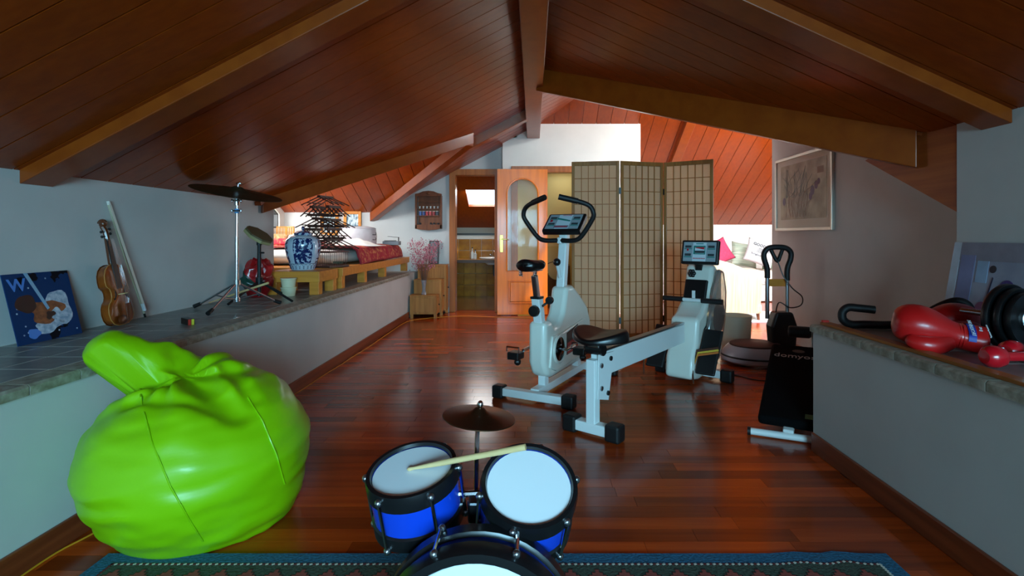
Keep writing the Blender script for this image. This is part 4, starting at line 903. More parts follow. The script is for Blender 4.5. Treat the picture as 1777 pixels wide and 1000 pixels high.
MB().lathe([(0.103, 0.0), (0.098, 0.010), (0.0, 0.012)], (0, 0, 0.475), 8, Rc).build('pad_surface', mat('pad_brown', (94, 78, 48), 0.7), pd)
# loose drumstick on the stand legs
a, b = onz(362, 528, ZL)+Vector((0, 0, 0.008)), P(466, 491, 3.55)
l_ = thing('drumstick', 'pale drumstick propped over the cymbal stand legs on the left ledge', 'drumstick', a); dd = b-a
MB().tube([dd*0, dd*0.012, dd*0.03, dd*0.05, dd*0.3, dd], [0.002, 0.0045, 0.0045, 0.0035, 0.007, 0.008], 10).build('shaft', stick_w, l_, smooth=True)
# plastic bag
bgc = Vector((-2.115, 3.985, ZL)); pbg = thing('plastic_bag', 'crumpled red and green plastic bag on the left ledge', 'bag', bgc)
def bagm(u, v):
    a = 2*math.pi*u; r = (0.115+0.012*math.sin(3*a+1))*(math.sin(math.pi*(0.12+0.80*v))**0.6); z = 0.285*v
    n = mnoise.noise(Vector((math.cos(a)*3, math.sin(a)*3, v*6)))*0.03
    return Vector(((r*0.85+n)*math.cos(a), (r*0.9+n)*math.sin(a), max(z+n*(v > 0.05), 0.001)))
redp = mat('bag_red', (170, 24, 28), 0.28, coat=0.4, noise=0.3, scale=12)
MB().grid(bagm, 40, 22, True).build('bag_body', redp, pbg, smooth='all')
def bagt(u, v): 
    p = bagm(0.60+0.22*u, 0.28+0.48*v*(1-0.75*u)+0.0); c = Vector((0, 0, 0.14)); return c+(p-c)*1.045
MB().grid(bagt, 10, 8).build('green_print', mat('bag_green', (10, 62, 50), 0.35, coat=0.3), pbg, smooth='all', solid=0.001)
tb_ = thing('plastic_tub', 'stacked cream plastic tubs beneath the low pine table corner', 'tub', Vector((-1.90, 4.03, ZL)))
for z_ in (0, 0.07): MB().lathe([(0, 0.001+z_), (0.048, 0.001+z_), (0.056, 0.06+z_), (0.060, 0.063+z_), (0.060, 0.070+z_), (0.0, 0.070+z_)], (0, 0, 0), 24).build('tub', mat('tub_cream', (222, 212, 176), 0.5), tb_, smooth=True)
# ================================================================== LOW TABLE, BED, JAR, CAGE
TZ = 0.77
def bench_unit(name, label, cat, x0, x1, y0, y1, legs, rail=0.085, seat=True):
    t = thing(name, label, cat, ((x0+x1)/2, (y0+y1)/2, ZL)); cx, cy = (x0+x1)/2, (y0+y1)/2; H = TZ-ZL
    n = max(2, int(round((x1-x0)/0.11)))
    MB().box((0, 0, H-0.009), (x1-x0-0.03, y1-y0-0.03, 0.018)).build('top', pine, t, bevel=0.002)
    for (a, b, c, d) in ((x0, x1, y0, y0+0.03), (x0, x1, y1-0.03, y1), (x0, x0+0.03, y0+0.03, y1-0.03), (x1-0.03, x1, y0+0.03, y1-0.03)):
        MB().box(((a+b)/2-cx, (c+d)/2-cy, H-rail/2), (b-a, d-c, rail)).build('apron', pine, t, bevel=0.003)
    for lx, ly in legs: MB().box((lx-cx, ly-cy, (H-rail)/2), (0.075, 0.075, H-rail)).build('leg', pine, t, bevel=0.003)
    return t
bench_unit('low_table', 'low square pine table carrying the blue and white jar', 'table', -2.12, -1.69, 4.10, 4.49, [(-1.735, 4.145), (-1.735, 4.445), (-2.07, 4.145), (-2.07, 4.445)])
bd_ = bench_unit('platform_bed', 'low pine platform bed frame along the left ledge edge', 'bed', -3.12, -1.68, 4.58, 7.05, [(-1.73, 4.63), (-1.73, 5.25), (-1.73, 5.95), (-1.73, 6.95), (-3.05, 4.63), (-3.05, 6.95)], 0.075)
mt = thing('mattress', 'thick white mattress on the pine platform bed', 'mattress', (-2.47, 5.90, TZ))
def mtf(hx, hy, h):
    def f(u, v):
        a = 2*math.pi*u; c, s = math.cos(a), math.sin(a); k = max(abs(c), abs(s)); e = 5
        r = (abs(c)**e+abs(s)**e)**(-1/e); q = math.sin(math.pi*v)**0.22
        return Vector((c*r*hx*q, s*r*hy*q, h*(0.5-0.5*math.cos(math.pi*v)) ))
    return f
cotton = mat('white_cotton', (232, 228, 218), 0.9, bump=0.1, scale=14)
MB().grid(mtf(0.66, 1.02, 0.155), 64, 18, True).build('mattress_body', cotton, mt, smooth='all')
MB().box((0.62, -0.98, 0.03), (0.09, 0.01, 0.022)).build('green_tag', mat('tag_dkgreen', (24, 66, 50), 0.6), mt)
# quilt draped over the right edge
paisley = mat('paisley_red', (170, 36, 52), 0.85, c2=(206, 132, 84), scale=26, detail=9, ramp=(0.36, 0.52), bump=0.15)
ql = thing('paisley_quilt', 'red paisley quilt draped over the white mattress', 'quilt', (-1.9, 5.7, TZ))
prof = [(-0.85, 0.172), (-0.4, 0.174), (-0.10, 0.174), (0.02, 0.172), (0.10, 0.165), (0.14, 0.14), (0.165, 0.09), (0.18, 0.02)]
pr = smoothpath([(a, 0, b) for a, b in prof], 5)
def qf(u, v):
    p = pr[min(int(v*(len(pr)-1)+0.5), len(pr)-1)]; yy_ = 5.16+1.68*u
    cut = max(0, (0.28-u)/0.28); x = p.x; z = p.z
    w_ = 0.008*math.sin(u*40+v*3)*v+0.006*mnoise.noise(Vector((u*14, v*6, 0)))
    return Vector((x+w_, yy_-5.7+0.02*math.sin(v*9)-0.25*max(0, 0.55-v)*1.0, z+w_*0.5-0.04*cut*cut*(v > 0.75)))
MB().grid(qf, 70, len(pr)).build('quilt_body', paisley, ql, smooth='all', solid=0.014)
edge = [qf(0, v/20) for v in range(8, 21)]+[qf(u/40, 1) for u in range(1, 41)]
MB().tube(edge, 0.011, 8).build('quilt_piping', mat('quilt_edge', (150, 30, 44), 0.8), ql, smooth=True)
# blue and white jar with lid
jr = thing('ginger_jar', 'large blue and white lidded porcelain jar on the low pine table', 'jar', onz(526, 468, TZ+0.002))
porc = mat('porcelain', (196, 212, 224), 0.12, coat=0.6, c2=(168, 190, 208), scale=12); bluep = mat('porcelain_blue', (178, 200, 222), 0.12, coat=0.6, c2=(18, 40, 92), scale=46, detail=3, ramp=(0.50, 0.56)); navy = mat('cobalt', (20, 36, 84), 0.15, coat=0.5)
jp = [(0.0, 0.0), (0.088, 0.0), (0.092, 0.008), (0.105, 0.05), (0.124, 0.11), (0.137, 0.17), (0.138, 0.215), (0.126, 0.25), (0.100, 0.272), (0.070, 0.284), (0.058, 0.288)]
jb = MB().lathe(jp, (0, 0, 0), 48).build('body', porc, jr, smooth=True)
def jrad(z):
    for i in range(1, len(jp)-1):
        if jp[i][1] <= z <= jp[i+1][1]:
            t = (z-jp[i][1])/max(1e-6, jp[i+1][1]-jp[i][1]); return jp[i][0]+(jp[i+1][0]-jp[i][0])*t
    return 0.06
for k in range(4):
    a0 = -math.pi/2-0.25+k*math.pi/2
    def pf(u, v, a0=a0): z = 0.055+0.205*v; r = jrad(z)+0.0008; a = a0+0.08+1.14*u; return Vector((r*math.cos(a), r*math.sin(a), z))
    MB().grid(pf, 16, 20).build('floral_panel', bluep, jb, smooth='all')
for k in range(20):
    a = k*math.pi/10; pts = []
    for (da, z) in ((-0.12, 0.008), (-0.12, 0.035), (0, 0.048), (0.12, 0.035), (0.12, 0.008)): r = jrad(z)+0.0006; pts.append((r*math.cos(a+da), r*math.sin(a+da), z))
    MB().tube(pts, 0.0016, 4).build('petal_line', navy, jb)
MB().tube([(jrad(0.052)*math.cos(k*math.pi/24), jrad(0.052)*math.sin(k*math.pi/24), 0.052) for k in range(48)], 0.002, 5, closed=True).build('band', navy, jb)
ld = MB().lathe([(0.064, 0.284), (0.074, 0.29), (0.070, 0.302), (0.045, 0.318), (0.012, 0.326), (0.009, 0.332), (0.014, 0.342), (0.010, 0.354), (0.0, 0.358)], (0, 0, 0), 36).build('lid', bluep, jr, smooth=True)
MB().ball((0, 0, 0.344), (0.014, 0.014, 0.018), 12, 8).build('knob', navy, ld, smooth=True)
# pagoda bird cage
cgp = Vector((-1.875, 4.685, TZ+0.002)); cg = thing('pagoda_birdcage', 'dark wooden bird cage with stacked pagoda roofs behind the porcelain jar', 'bird cage', cgp, math.radians(-16))
cgw = mat('cage_wood', (62, 32, 24), 0.5, noise=0.2, scale=20); wire = mat('cage_wire', (92, 72, 62), 0.45, 0.4)
MB().box((0, 0, 0.008), (0.30, 0.28, 0.016)).build('tray', cgw, cg, bevel=0.002); MB().box((0, 0, 0.135), (0.30, 0.28, 0.010)).build('floor_frame', cgw, cg)
def wires(x0, x1, y0, y1, z0, z1, n):
    s = None
    for i in range(n+1):
        for (x, y_) in ((x0+(x1-x0)*i/n, y0), (x0+(x1-x0)*i/n, y1), (x0, y0+(y1-y0)*i/n), (x1, y0+(y1-y0)*i/n)):
            if s is None: s = q = MB().tube([(0, 0, 0), (0, 0, z1-z0)], 0.0013, 4).build('wire_bar', wire, cg)
            else: q = share(s, 'wire_bar', cg)
            q.location = (x, y_, z0)
wires(-0.14, 0.14, -0.13, 0.13, 0.016, 0.135, 12); wires(-0.10, 0.10, -0.09, 0.09, 0.14, 0.33, 8); wires(-0.075, 0.075, -0.07, 0.07, 0.33, 0.58, 6)
def gable(cx, cy, z, w_, h_, ln, ang):
    R = Matrix.Rotation(ang, 3, 'Z')
    def T(x, y_, zz): return R @ Vector((x, y_, zz))+Vector((cx, cy, z))
    s_ = None
    ln *= 1.35
    m = MB(); m.bar(T(0, -ln*0.42, h_), T(0, ln*0.42, h_), 0.034, 0.022); rf = m.build('roof_ridge', cgw, cg)
    for k in range(4):
        y_ = -ln/2+ln*k/3
        for sg in (-1, 1): MB().bar(T(0, y_*0.8, h_), T(sg*w_, y_, -0.02), 0.009, 0.008).build('rafter', cgw, rf)
    for sg in (-1, 1):
        for t in (0.75,): MB().bar(T(sg*w_*t, -ln/2*t-0.01, h_*(1-t)-0.02*t+0.004), T(sg*w_*t, ln/2*t+0.01, h_*(1-t)-0.02*t+0.004), 0.010, 0.008).build('purlin', cgw, rf)
gable(0, 0, 0.575, 0.17, 0.055, 0.16, 0.0)
for dx in (-0.085, 0.085): gable(dx, 0, 0.475, 0.10, 0.065, 0.15, math.pi/2 if dx > 9 else 0)
gable(-0.04, 0, 0.375, 0.17, 0.06, 0.2, 0.0); gable(0.06, 0.02, 0.375, 0.15, 0.05, 0.18, 0.0)
for dx in (-0.11, 0.10): gable(dx, -0.02, 0.275, 0.10, 0.065, 0.18, 0.0)
gable(0.10, -0.02, 0.185, 0.17, 0.06, 0.2, 0.0); gable(-0.10, -0.02, 0.185, 0.14, 0.05, 0.2, 0.0)
for z_, w_ in ((0.26, 0.26), (0.365, 0.23), (0.465, 0.22)):
    for sg in (-1, 1): MB().bar((-w_/2, sg*0.09, z_), (w_/2, sg*0.09, z_), 0.012, 0.018).build('ledger', cgw, cg)
MB().tube([(0, 0, 0.60), (0.004, 0, 0.665)], 0.003, 5).build('finial', cgw, cg)
# ================================================================== BED END: POUF, SHEET, TURNTABLE, CUSHIONS
pf_ = thing('round_pouf', 'pale grey drum-shaped leather pouf on the bed', 'pouf', (-2.14, 6.33, TZ+0.168))
lea = mat('pale_leather', (190, 188, 190), 0.35, noise=0.06, scale=20)
MB().lathe([(0.0, 0.0), (0.20, 0.0), (0.222, 0.02), (0.226, 0.11), (0.214, 0.20), (0.20, 0.215), (0.12, 0.23), (0.0, 0.235)], (0, 0, 0), 44).build('pouf_body', lea, pf_, smooth=True)
MB().tube([(0.211*math.cos(k*math.pi/24), 0.211*math.sin(k*math.pi/24), 0.206) for k in range(48)], 0.005, 6, closed=True).build('piping', lea, pf_, smooth=True)
for z_ in (0.07, 0.13): MB().tube(smoothpath([(0.20, -0.08, z_), (0.245, -0.09, z_), (0.25, -0.09, z_+0.015), (0.24, -0.085, z_+0.022)], 4), 0.004, 6).build('hook', black, pf_, smooth=True)
sh_ = thing('white_sheet', 'rumpled white sheet heaped between the pouf and the quilt', 'sheet', (-2.0, 5.75, TZ+0.17))
def shf(u, v):
    x = -0.30+0.62*u; y_ = -0.16+0.34*v; e = math.sin(math.pi*u)**0.7*math.sin(math.pi*v)**0.6
    return Vector((x, y_, 0.004+e*(0.075*math.exp(-((u-0.55)/0.3)**2)+0.02*mnoise.noise(Vector((u*6, v*6, 2))))))
MB().grid(shf, 34, 20).build('sheet_body', cotton, sh_, smooth='all', solid=0.006)
tt = thing('turntable', 'small grey record player at the far end of the bed', 'record player', P(680, 438, 6.55)+Vector((0, 0, -0.015)), math.radians(5))
tt.location.z = TZ+0.168
gp = mat('grey_plastic', (120, 124, 128), 0.4)
MB().box((0, 0, 0.025), (0.20, 0.18, 0.05)).build('plinth', gp, tt, bevel=0.006); MB().lathe([(0.075, 0.05), (0.075, 0.058), (0.0, 0.058)], (-0.02, 0, 0), 24).build('platter', black, tt, smooth=True)
MB().tube([(0.075, 0.05, 0.05), (0.075, 0.05, 0.10)], 0.006, 8).build('arm_post', black, tt); MB().tube([(0.075, 0.05, 0.095), (-0.05, -0.02, 0.11)], 0.003, 6).build('tone_arm', steel, tt)
def cushion(name, label, loc, up, front, W, H, T, m, group=None, piping=None):
    c = thing(name, label, 'cushion', loc, R=upfront(up, front), group=group)
    def f(sg):
        def g(u, v):
            a, b = 2*u-1, 2*v-1; e = (1-a**4)*(1-b**4); k = 1-0.10*(1-abs(a)**2)*abs(b)**3*0; pin = 1-0.07*(1-b*b); pin2 = 1-0.07*(1-a*a)
            return Vector((a*W/2*(pin if abs(a) > 0.0 else 1), sg*T/2*max(e, 0)**0.55, H/2+b*H/2*pin2))
        return g
    mb = MB(); mb.grid(f(1), 20, 20); mb.grid(f(-1), 20, 20); mb.build('cushion_cover', m, c, smooth='all')
    return c
cushion('red_cushion', 'dark red cushion behind the jar at the head of the bed', Vector((-2.72, 5.62, TZ+0.16)), (0, 0.35, 1), (0.1, -1, 0.3), 0.30, 0.10, 0.10, paisley)
cushion('tan_cushion', 'tan patterned cushion at the alcove window', Vector((-2.98, 5.95, TZ+0.185)), (0, 0.4, 1), (0.2, -1, 0.3), 0.30, 0.13, 0.12, mat('tan_pattern', (190, 150, 104), 0.9, c2=(140, 90, 52), scale=30))
cushion('white_pillow', 'white pillow lying at the head of the bed', Vector((-2.75, 6.12, TZ+0.235)), (0, 1, 0.05), (0, 0, 1), 0.60, 0.38, 0.12, cotton)
# small lattice lamp by the gable window
ll = thing('lattice_lantern', 'small wooden lattice paper lantern below the alcove window', 'lantern', P(494, 428, 6.86)+Vector((0, 0, 0)))
ll.location.z = ZL
HH = 1.18-ZL
for (ox, oy, ang) in ((-0.12, 0.02, 0.25), (0.0, 0.05, -0.25)):
    pn = MB().box((0.06, 0.004, HH/2), (0.11, 0.002, HH-0.03)).build('paper_panel', paper, ll); pn.location = (ox, oy, 0); pn.rotation_euler = (0, 0, ang)
    for x in (0.006, 0.114): MB().box((x, 0, HH/2), (0.012, 0.012, HH)).build('stile', pine, pn)
    for z_ in (0.02, HH-0.008): MB().box((0.06, 0, z_), (0.12, 0.012, 0.014)).build('rail', pine, pn)
    for x in (0.042, 0.078): MB().box((x, -0.003, HH/2), (0.004, 0.006, HH)).build('slat', pine, pn)
    for k in range(1, 8): MB().box((0.06, -0.003, HH*k/8), (0.12, 0.006, 0.004)).build('slat', pine, pn)
# framed prints on the far wall
def framed(name, label, u0, u1, v0, v1, yw, mw, mart, wd=0.04, mountw=0.0):
    a, b = P(u0, v1, yw), P(u1, v0, yw); cx, cz = (a.x+b.x)/2, a.z; W, H = b.x-a.x, b.z-a.z
    t = thing(name, label, 'picture', (cx, yw, cz))
    for x in (-1, 1): MB().box((x*(W-wd)/2, -0.013, H/2), (wd, 0.024, H)).build('frame', mw, t, bevel=0.003)
    for z_ in (wd/2, H-wd/2): MB().box((0, -0.013, z_), (W-2*wd, 0.024, wd)).build('frame', mw, t, bevel=0.003)
    MB().box((0, -0.006, H/2), (W-2*wd, 0.004, H-2*wd)).build('print', mart, t)
    return t
citypr = mat('city_print', (206, 224, 226), 0.5, c2=(66, 112, 136), scale=22, detail=6, ramp=(0.42, 0.56), stretch=(1.6, 1, 0.7))
framed('framed_print', 'orange framed blue city print behind the bird cage', 557, 588, 368, 408, 7.195, pine, citypr)
framed('framed_print', 'orange framed blue city print above the pale pouf', 597, 627.5, 367, 405, 7.195, pine, citypr)
# curio shelf
cz0 = P(745, 400, 7.19); 
cu = thing('curio_shelf', 'dark wooden wall curio shelf holding small ornaments', 'shelf', (cz0.x, 7.195, cz0.z))
cuw = wood('curio_wood', (126, 70, 36), (98, 50, 24), GZ, 0.4, 0.2); W = 0.365; H = 0.545
MB().box((0, -0.006, H*0.46), (W-0.02, 0.01, H*0.82)).build('back_panel', cuw, cu)
for sx in (-1, 1): MB().box((sx*(W/2-0.012), -0.04, H*0.46), (0.024, 0.07, H*0.84)).build('side', cuw, cu, bevel=0.003)
tops = [(-W/2, H*0.86), (-W/2, H*0.92), (-W*0.36, H*0.94), (-W*0.2, H*0.985), (0, H), (W*0.2, H*0.985), (W*0.36, H*0.94), (W/2, H*0.92), (W/2, H*0.86)]
MB().prism(tops, (0, -0.075, 0), (1, 0, 0), (0, 0, 1), (0, 1, 0), 0, 0.03).build('crest', cuw, cu)
MB().prism([(-W/2, 0.075), (-W/2, 0.03), (-W*0.3, 0.01), (0, 0.0), (W*0.3, 0.01), (W/2, 0.03), (W/2, 0.075)], (0, -0.075, 0), (1, 0, 0), (0, 0, 1), (0, 1, 0), 0, 0.03).build('skirt', cuw, cu)
MB().ball((0, -0.078, H*0.93), (0.025, 0.008, 0.018), 10, 6).build('rosette', cuw, cu)
zs = [0.075, 0.20, 0.295, 0.395]
for z_ in zs: MB().box((0, -0.038, z_), (W-0.05, 0.06, 0.010)).build('shelf_board', cuw, cu)
cols = [(60, 90, 150), (40, 60, 120), (170, 40, 50), (180, 60, 60), (150, 36, 40), (60, 60, 70)]
names = ['pale blue', 'dark blue', 'bright red', 'dull red', 'deep red', 'slate grey']
for k in range(6):
    x = -0.115+k*0.046
    t = thing('miniature_box', names[k]+' miniature box on the curio shelf', 'ornament', (cz0.x+x, 7.157, cz0.z+0.206), 0, 'miniatures on the curio shelf')
    MB().box((0, 0, 0.028), (0.032, 0.03, 0.056)).build('box_body', mat('mini_%d' % k, cols[k], 0.4), t, bevel=0.003); MB().box((0, 0, 0.058), (0.034, 0.032, 0.006)).build('lid', mat('mini_lid', (200, 190, 170), 0.4), t)
order = ['leftmost', 'second', 'third', 'fourth', 'fifth', 'rightmost']
for k in range(6):
    x = -0.125+k*0.05
    t = thing('glass_miniature', order[k]+' of six tiny glass ornaments on the curio shelf', 'ornament', (cz0.x+x, 7.157, cz0.z+0.301), 0, 'glass miniatures on the curio shelf')
    MB().lathe([(0, 0), (0.010, 0), (0.011, 0.004), (0.004, 0.01), (0.012, 0.022), (0.013, 0.030), (0.0, 0.032)], (0, 0, 0), 12).build('ornament_body', mat('pale_glass', (220, 224, 224), 0.2), t, smooth=True)
for k, x in enumerate((-0.12, 0.03, 0.07, 0.13)):
    t = thing('dark_miniature', ('leftmost', 'second', 'third', 'rightmost')[k]+' of four dark trinkets on the bottom curio shelf', 'ornament', (cz0.x+x, 7.157, cz0.z+0.081), 0, 'trinkets on the bottom curio shelf')
    MB().lathe([(0, 0), (0.014, 0), (0.016, 0.012), (0.010, 0.022), (0.004, 0.028), (0.0, 0.03)], (0, 0, 0), 12).build('trinket_body', mat('dark_trinket', (50, 52, 56), 0.3), t, smooth=True)
# ================================================================== STEP CHEST AND FLOWERS
tx = wood('chest_wood', (190, 126, 60), (162, 100, 42), GZ, 0.45, 0.1)
sx0, sy0 = -1.575, 6.62
stc = thing('step_chest', 'three-step wooden drawer chest beside the ledge end', 'chest', (-1.40, 6.85, 0))
def local(p): return Vector(p)-Vector((-1.40, 6.85, 0))
def stepbox(x0, x1, y0, y1, z0, z1):
    c = local(((x0+x1)/2, (y0+y1)/2, (z0+z1)/2)); d = (x1-x0, y1-y0, z1-z0)
    b = MB().box(c, d).build('step', tx, stc, bevel=0.004)
    MB().box((c.x, c.y-d[1]/2-0.004, c.z), (d[0]-0.06, 0.008, d[2]-0.06)).build('front_panel', tx, b, bevel=0.002)
    for sg in (-1, 1): MB().box((c.x+sg*(d[0]/2-0.018), c.y-d[1]/2-0.006, c.z), (0.036, 0.012, d[2])).build('corner_post', tx, b, bevel=0.002)
    MB().box((c.x+d[0]/2+0.004, c.y, c.z), (0.008, d[1]-0.04, d[2]-0.05)).build('drawer', tx, b, bevel=0.003)
    MB().ball((c.x+d[0]/2+0.014, c.y, c.z), 0.010, 8, 6).build('drawer_knob', black, b)
    MB().box((c.x, c.y-0.004, c.z+d[2]/2+0.006), (d[0]+0.014, d[1]+0.014, 0.012)).build('step_top', tx, b, bevel=0.002)
stepbox(-1.57, -1.23, 6.62, 6.80, 0.05, 0.285); stepbox(-1.56, -1.20, 6.80, 6.98, 0.05, 0.47); stepbox(-1.55, -1.17, 6.98, 7.16, 0.05, 0.655)
for (x, y_) in ((-1.55, 6.64), (-1.25, 6.64), (-1.19, 7.14), (-1.53, 7.14), (-1.22, 6.9)): MB().box(local((x, y_, 0.025)), (0.036, 0.036, 0.05)).build('foot', tx, stc)
fv = thing('flower_vase', 'cut glass vase of pink dried flowers on the step chest', 'vase', (-1.41, 6.70, 0.2975))
MB().lathe([(0.0, 0.0), (0.034, 0.0), (0.032, 0.01), (0.022, 0.05), (0.024, 0.10), (0.034, 0.17), (0.036, 0.185), (0.032, 0.183), (0.02, 0.10), (0.018, 0.04), (0.0, 0.02)], (0, 0, 0), 14).build('vase_body', mat('vase_glass', (220, 214, 216), 0.08, trans=0.7), fv)
rf = random.Random(11); st = MB(); f1 = MB(); f2 = MB()
for k in range(120):
    a = rf.uniform(0, 6.28); s_ = rf.uniform(0.05, 1.0)**0.6; el = rf.uniform(0.16, 0.50); r = 0.26*s_*(0.35+el)
    tip = Vector((math.cos(a)*r*1.05, math.sin(a)*r*0.62-0.02, 0.19+el)); 
    if k % 2 == 0: st.tube([(0.008*math.cos(a), 0.008*math.sin(a), 0.05), (math.cos(a)*r*0.35, math.sin(a)*r*0.25, 0.19+el*0.4), tip], 0.0012, 3)
    for j in range(8):
        q = tip+Vector((rf.gauss(0, 0.022), rf.gauss(0, 0.02), rf.gauss(0, 0.022))); (f1 if rf.random() < 0.6 else f2).ball(q, rf.uniform(0.0035, 0.008), 5, 3)
o = st.build('stems', mat('dry_stem', (120, 90, 74), 0.8), fv); o['kind'] = 'stuff'
o = f1.build('pink_blossom', mat('pink_dry', (206, 130, 142), 0.9), fv); o['kind'] = 'stuff'
o = f2.build('deep_pink_blossom', mat('rose_dry', (176, 84, 104), 0.9), fv); o['kind'] = 'stuff'
pfm = thing('photo_stand', 'small dark framed photo standing on the top step of the chest', 'photo', (-1.36, 7.10, 0.6685), R=upfront((0, 0.15, 1), (0, -1, 0)))
MB().box((0, 0, 0.16), (0.14, 0.012, 0.32)).build('back_board', mat('dark_frame', (52, 50, 48), 0.5), pfm, bevel=0.003); MB().box((0, -0.007, 0.17), (0.10, 0.003, 0.26)).build('picture', mat('grey_pic', (110, 112, 116), 0.5, noise=0.4, scale=20), pfm)
# ================================================================== BATHROOM FITTINGS
vt = thing('vanity_counter', 'tiled bathroom counter with dark edge under the basin', 'counter', (-0.9, 8.78, 0.55))
MB().box((0, 0, 0.10), (1.08, 0.52, 0.04)).build('counter_top', mat('counter_tile', (176, 112, 40), 0.25, coat=0.4, c2=(150, 90, 28), scale=12), vt); MB().box((0, -0.262, 0.085), (1.08, 0.01, 0.05)).build('counter_edge', mat('counter_edge', (70, 44, 24), 0.4), vt)
src = None
for k in range(5):
    for r in range(3):
        if src is None: src = q = MB().box((0, 0, 0), (0.196, 0.012, 0.196)).build('front_tile', yy, vt, bevel=0.003)
        else: q = share(src, 'front_tile', vt)
        q.location = (-0.4+k*0.2, 0.255, -0.45+r*0.2)
MB().box((-0.52, -0.05, -0.24), (0.04, 0.45, 0.62)).build('side_panel', yy, vt)
bs = thing('wash_basin', 'white oval wash basin set in the bathroom counter', 'basin', (-0.66, 8.74, 0.672))
MB().lathe([(0.0, -0.10), (0.10, -0.10), (0.17, -0.04), (0.20, 0.012), (0.215, 0.016), (0.21, 0.024), (0.18, 0.016), (0.14, -0.05), (0.0, -0.075)], (0, 0, 0), 32, None, 1.15, 0.95).build('bowl', mat('sanitary_white', (236, 238, 238), 0.1, coat=0.5), bs, smooth=True)
MB().tube([(0.0, 0.05, -0.10), (0.0, 0.05, -0.25)], 0.022, 12).build('waste_pipe', mat('dark_pipe', (40, 44, 48), 0.3), bs, smooth=True); MB().tube([(0, 0.05, -0.22), (0, 0.07, -0.29), (0.1, 0.2, -0.22), (0.18, 0.28, -0.22)], 0.015, 10).build('trap', mat('pipe_blue', (60, 90, 130), 0.4), bs, smooth=True)
fc = thing('basin_tap', 'chrome swan-neck tap behind the wash basin', 'tap', (-0.66, 8.955, 0.672))
MB().tube(smoothpath([(0, 0, 0), (0, 0, 0.11), (0, -0.03, 0.15), (0, -0.09, 0.14), (0, -0.11, 0.11)], 5), 0.009, 10).build('spout', chrome, fc, smooth=True)
for sx in (-1, 1): q = MB().tube([(0, 0, 0.02), (sx*0.07, 0, 0.05)], 0.008, 8).build('valve', chrome, fc, smooth=True); MB().ball((sx*0.075, 0, 0.058), (0.02, 0.012, 0.014), 10, 6).build('cross_handle', chrome, q, smooth=True)
for k, (x, h_) in enumerate(((-0.98, 0.13), (-1.03, 0.17))):
    t = thing('soap_bottle', ('clear short' if k == 0 else 'tall clear')+' bottle on the bathroom counter', 'bottle', (x, 8.80, 0.672)); MB().lathe([(0, 0), (0.026, 0), (0.026, h_*0.6), (0.010, h_*0.75), (0.010, h_), (0, h_)], (0, 0, 0), 14).build('bottle_body', mat('bottle_grey', (190, 196, 196), 0.15, coat=0.3), t, smooth=True); MB().lathe([(0.012, h_), (0.012, h_+0.02), (0, h_+0.02)], (0, 0, 0), 12).build('cap', black, t)
# clothes hanger with macrame behind the second doorway
mc = thing('macrame_hanging', 'brown fringed macrame hanging on a wire hanger', 'wall hanging', P(966, 445, 7.69))
MB().tube([(-0.19, 0, -0.13), (0, 0, -0.06), (0.19, 0, -0.13)], 0.006, 6).build('hanger', mat('hanger_brown', (80, 52, 30), 0.5), mc, smooth=True); MB().tube(smoothpath([(0, 0, -0.06), (0, 0, -0.02), (0.02, 0, 0.0)], 4), 0.004, 6).build('hook', steel, mc)
yarn = mat('brown_yarn', (84, 60, 30), 0.95); s = None
for k in range(26):
    x = -0.19+k*0.0152; h0 = -0.15-0.20*math.sqrt(max(0, 1-(x/0.15)**2)) if abs(x) < 0.15 else -0.14
    MB().tube([(x, 0, h0), (x+0.004, 0.004, (h0-0.9)/2), (x, 0, -0.90+0.02*(k % 3))], 0.0075, 5).build('yarn_strand', yarn, mc, smooth=True)
# ================================================================== RIGHT WING: ARMCHAIR, CUSHIONS, MAT, PICTURE
ac = thing('tub_armchair', 'cream tub armchair with curved back in the sunlit alcove', 'armchair', (2.52, 6.70, 0))
up_f = mat('cream_upholstery', (216, 198, 168), 0.85, c2=(200, 180, 148), scale=3, stretch=(14, 14, 0.2), ramp=(0.4, 0.6))
N = 46
def tub(u, v):
    a = math.radians(-232+284*u); th = 0.075
    r0 = 0.37; h_ = 0.62+0.14*max(0, math.cos(a+math.pi*0.90))**0.8
    # v runs up the outside, over the rim and down the inside
    if v < 0.42: t = v/0.42; r = r0*(0.94+0.06*t); z = 0.10+(h_-0.14)*t
    elif v < 0.62: t = (v-0.42)/0.20; r = r0-th+th*math.cos(math.pi*t); z = h_-0.04+0.05*math.sin(math.pi*t)
    else: t = (v-0.62)/0.38; r = r0-2*th; z = (h_-0.04)*(1-t)+0.30*t
    e = 3.2; c, s_ = math.cos(a), math.sin(a); k = (abs(c)**e+abs(s_)**e)**(-1/e)
    return Vector((c*r*k, s_*r*k, z))
m = MB(); m.grid(tub, N, 26); m.build('tub_back', up_f, ac, smooth='all')
MB().box((0, 0.02, 0.29), (0.52, 0.56, 0.20)).build('seat_cushion', up_f, ac, bevel=0.05, seg=4); MB().box((0, 0.0, 0.15), (0.62, 0.62, 0.12)).build('seat_base', up_f, ac, bevel=0.03, seg=3)
for x in (-0.27, 0.27):
    for y_ in (-0.26, 0.26): MB().tube([(x, y_, 0.10), (x*1.03, y_*1.03, 0.0)], [0.022, 0.016], 10).build('leg', mat('chair_leg', (110, 56, 28), 0.4), ac, smooth=True)
so_ = thing('daybed', 'white covered daybed against the low white wall', 'daybed', (3.0, 8.7, 0))
MB().box((0, 0, 0.14), (2.4, 0.9, 0.26)).build('base', mat('daybed_white', (228, 226, 220), 0.8), so_, bevel=0.02); MB().box((0, 0, 0.38), (2.36, 0.88, 0.22)).build('daybed_mattress', cotton, so_, bevel=0.06, seg=4)
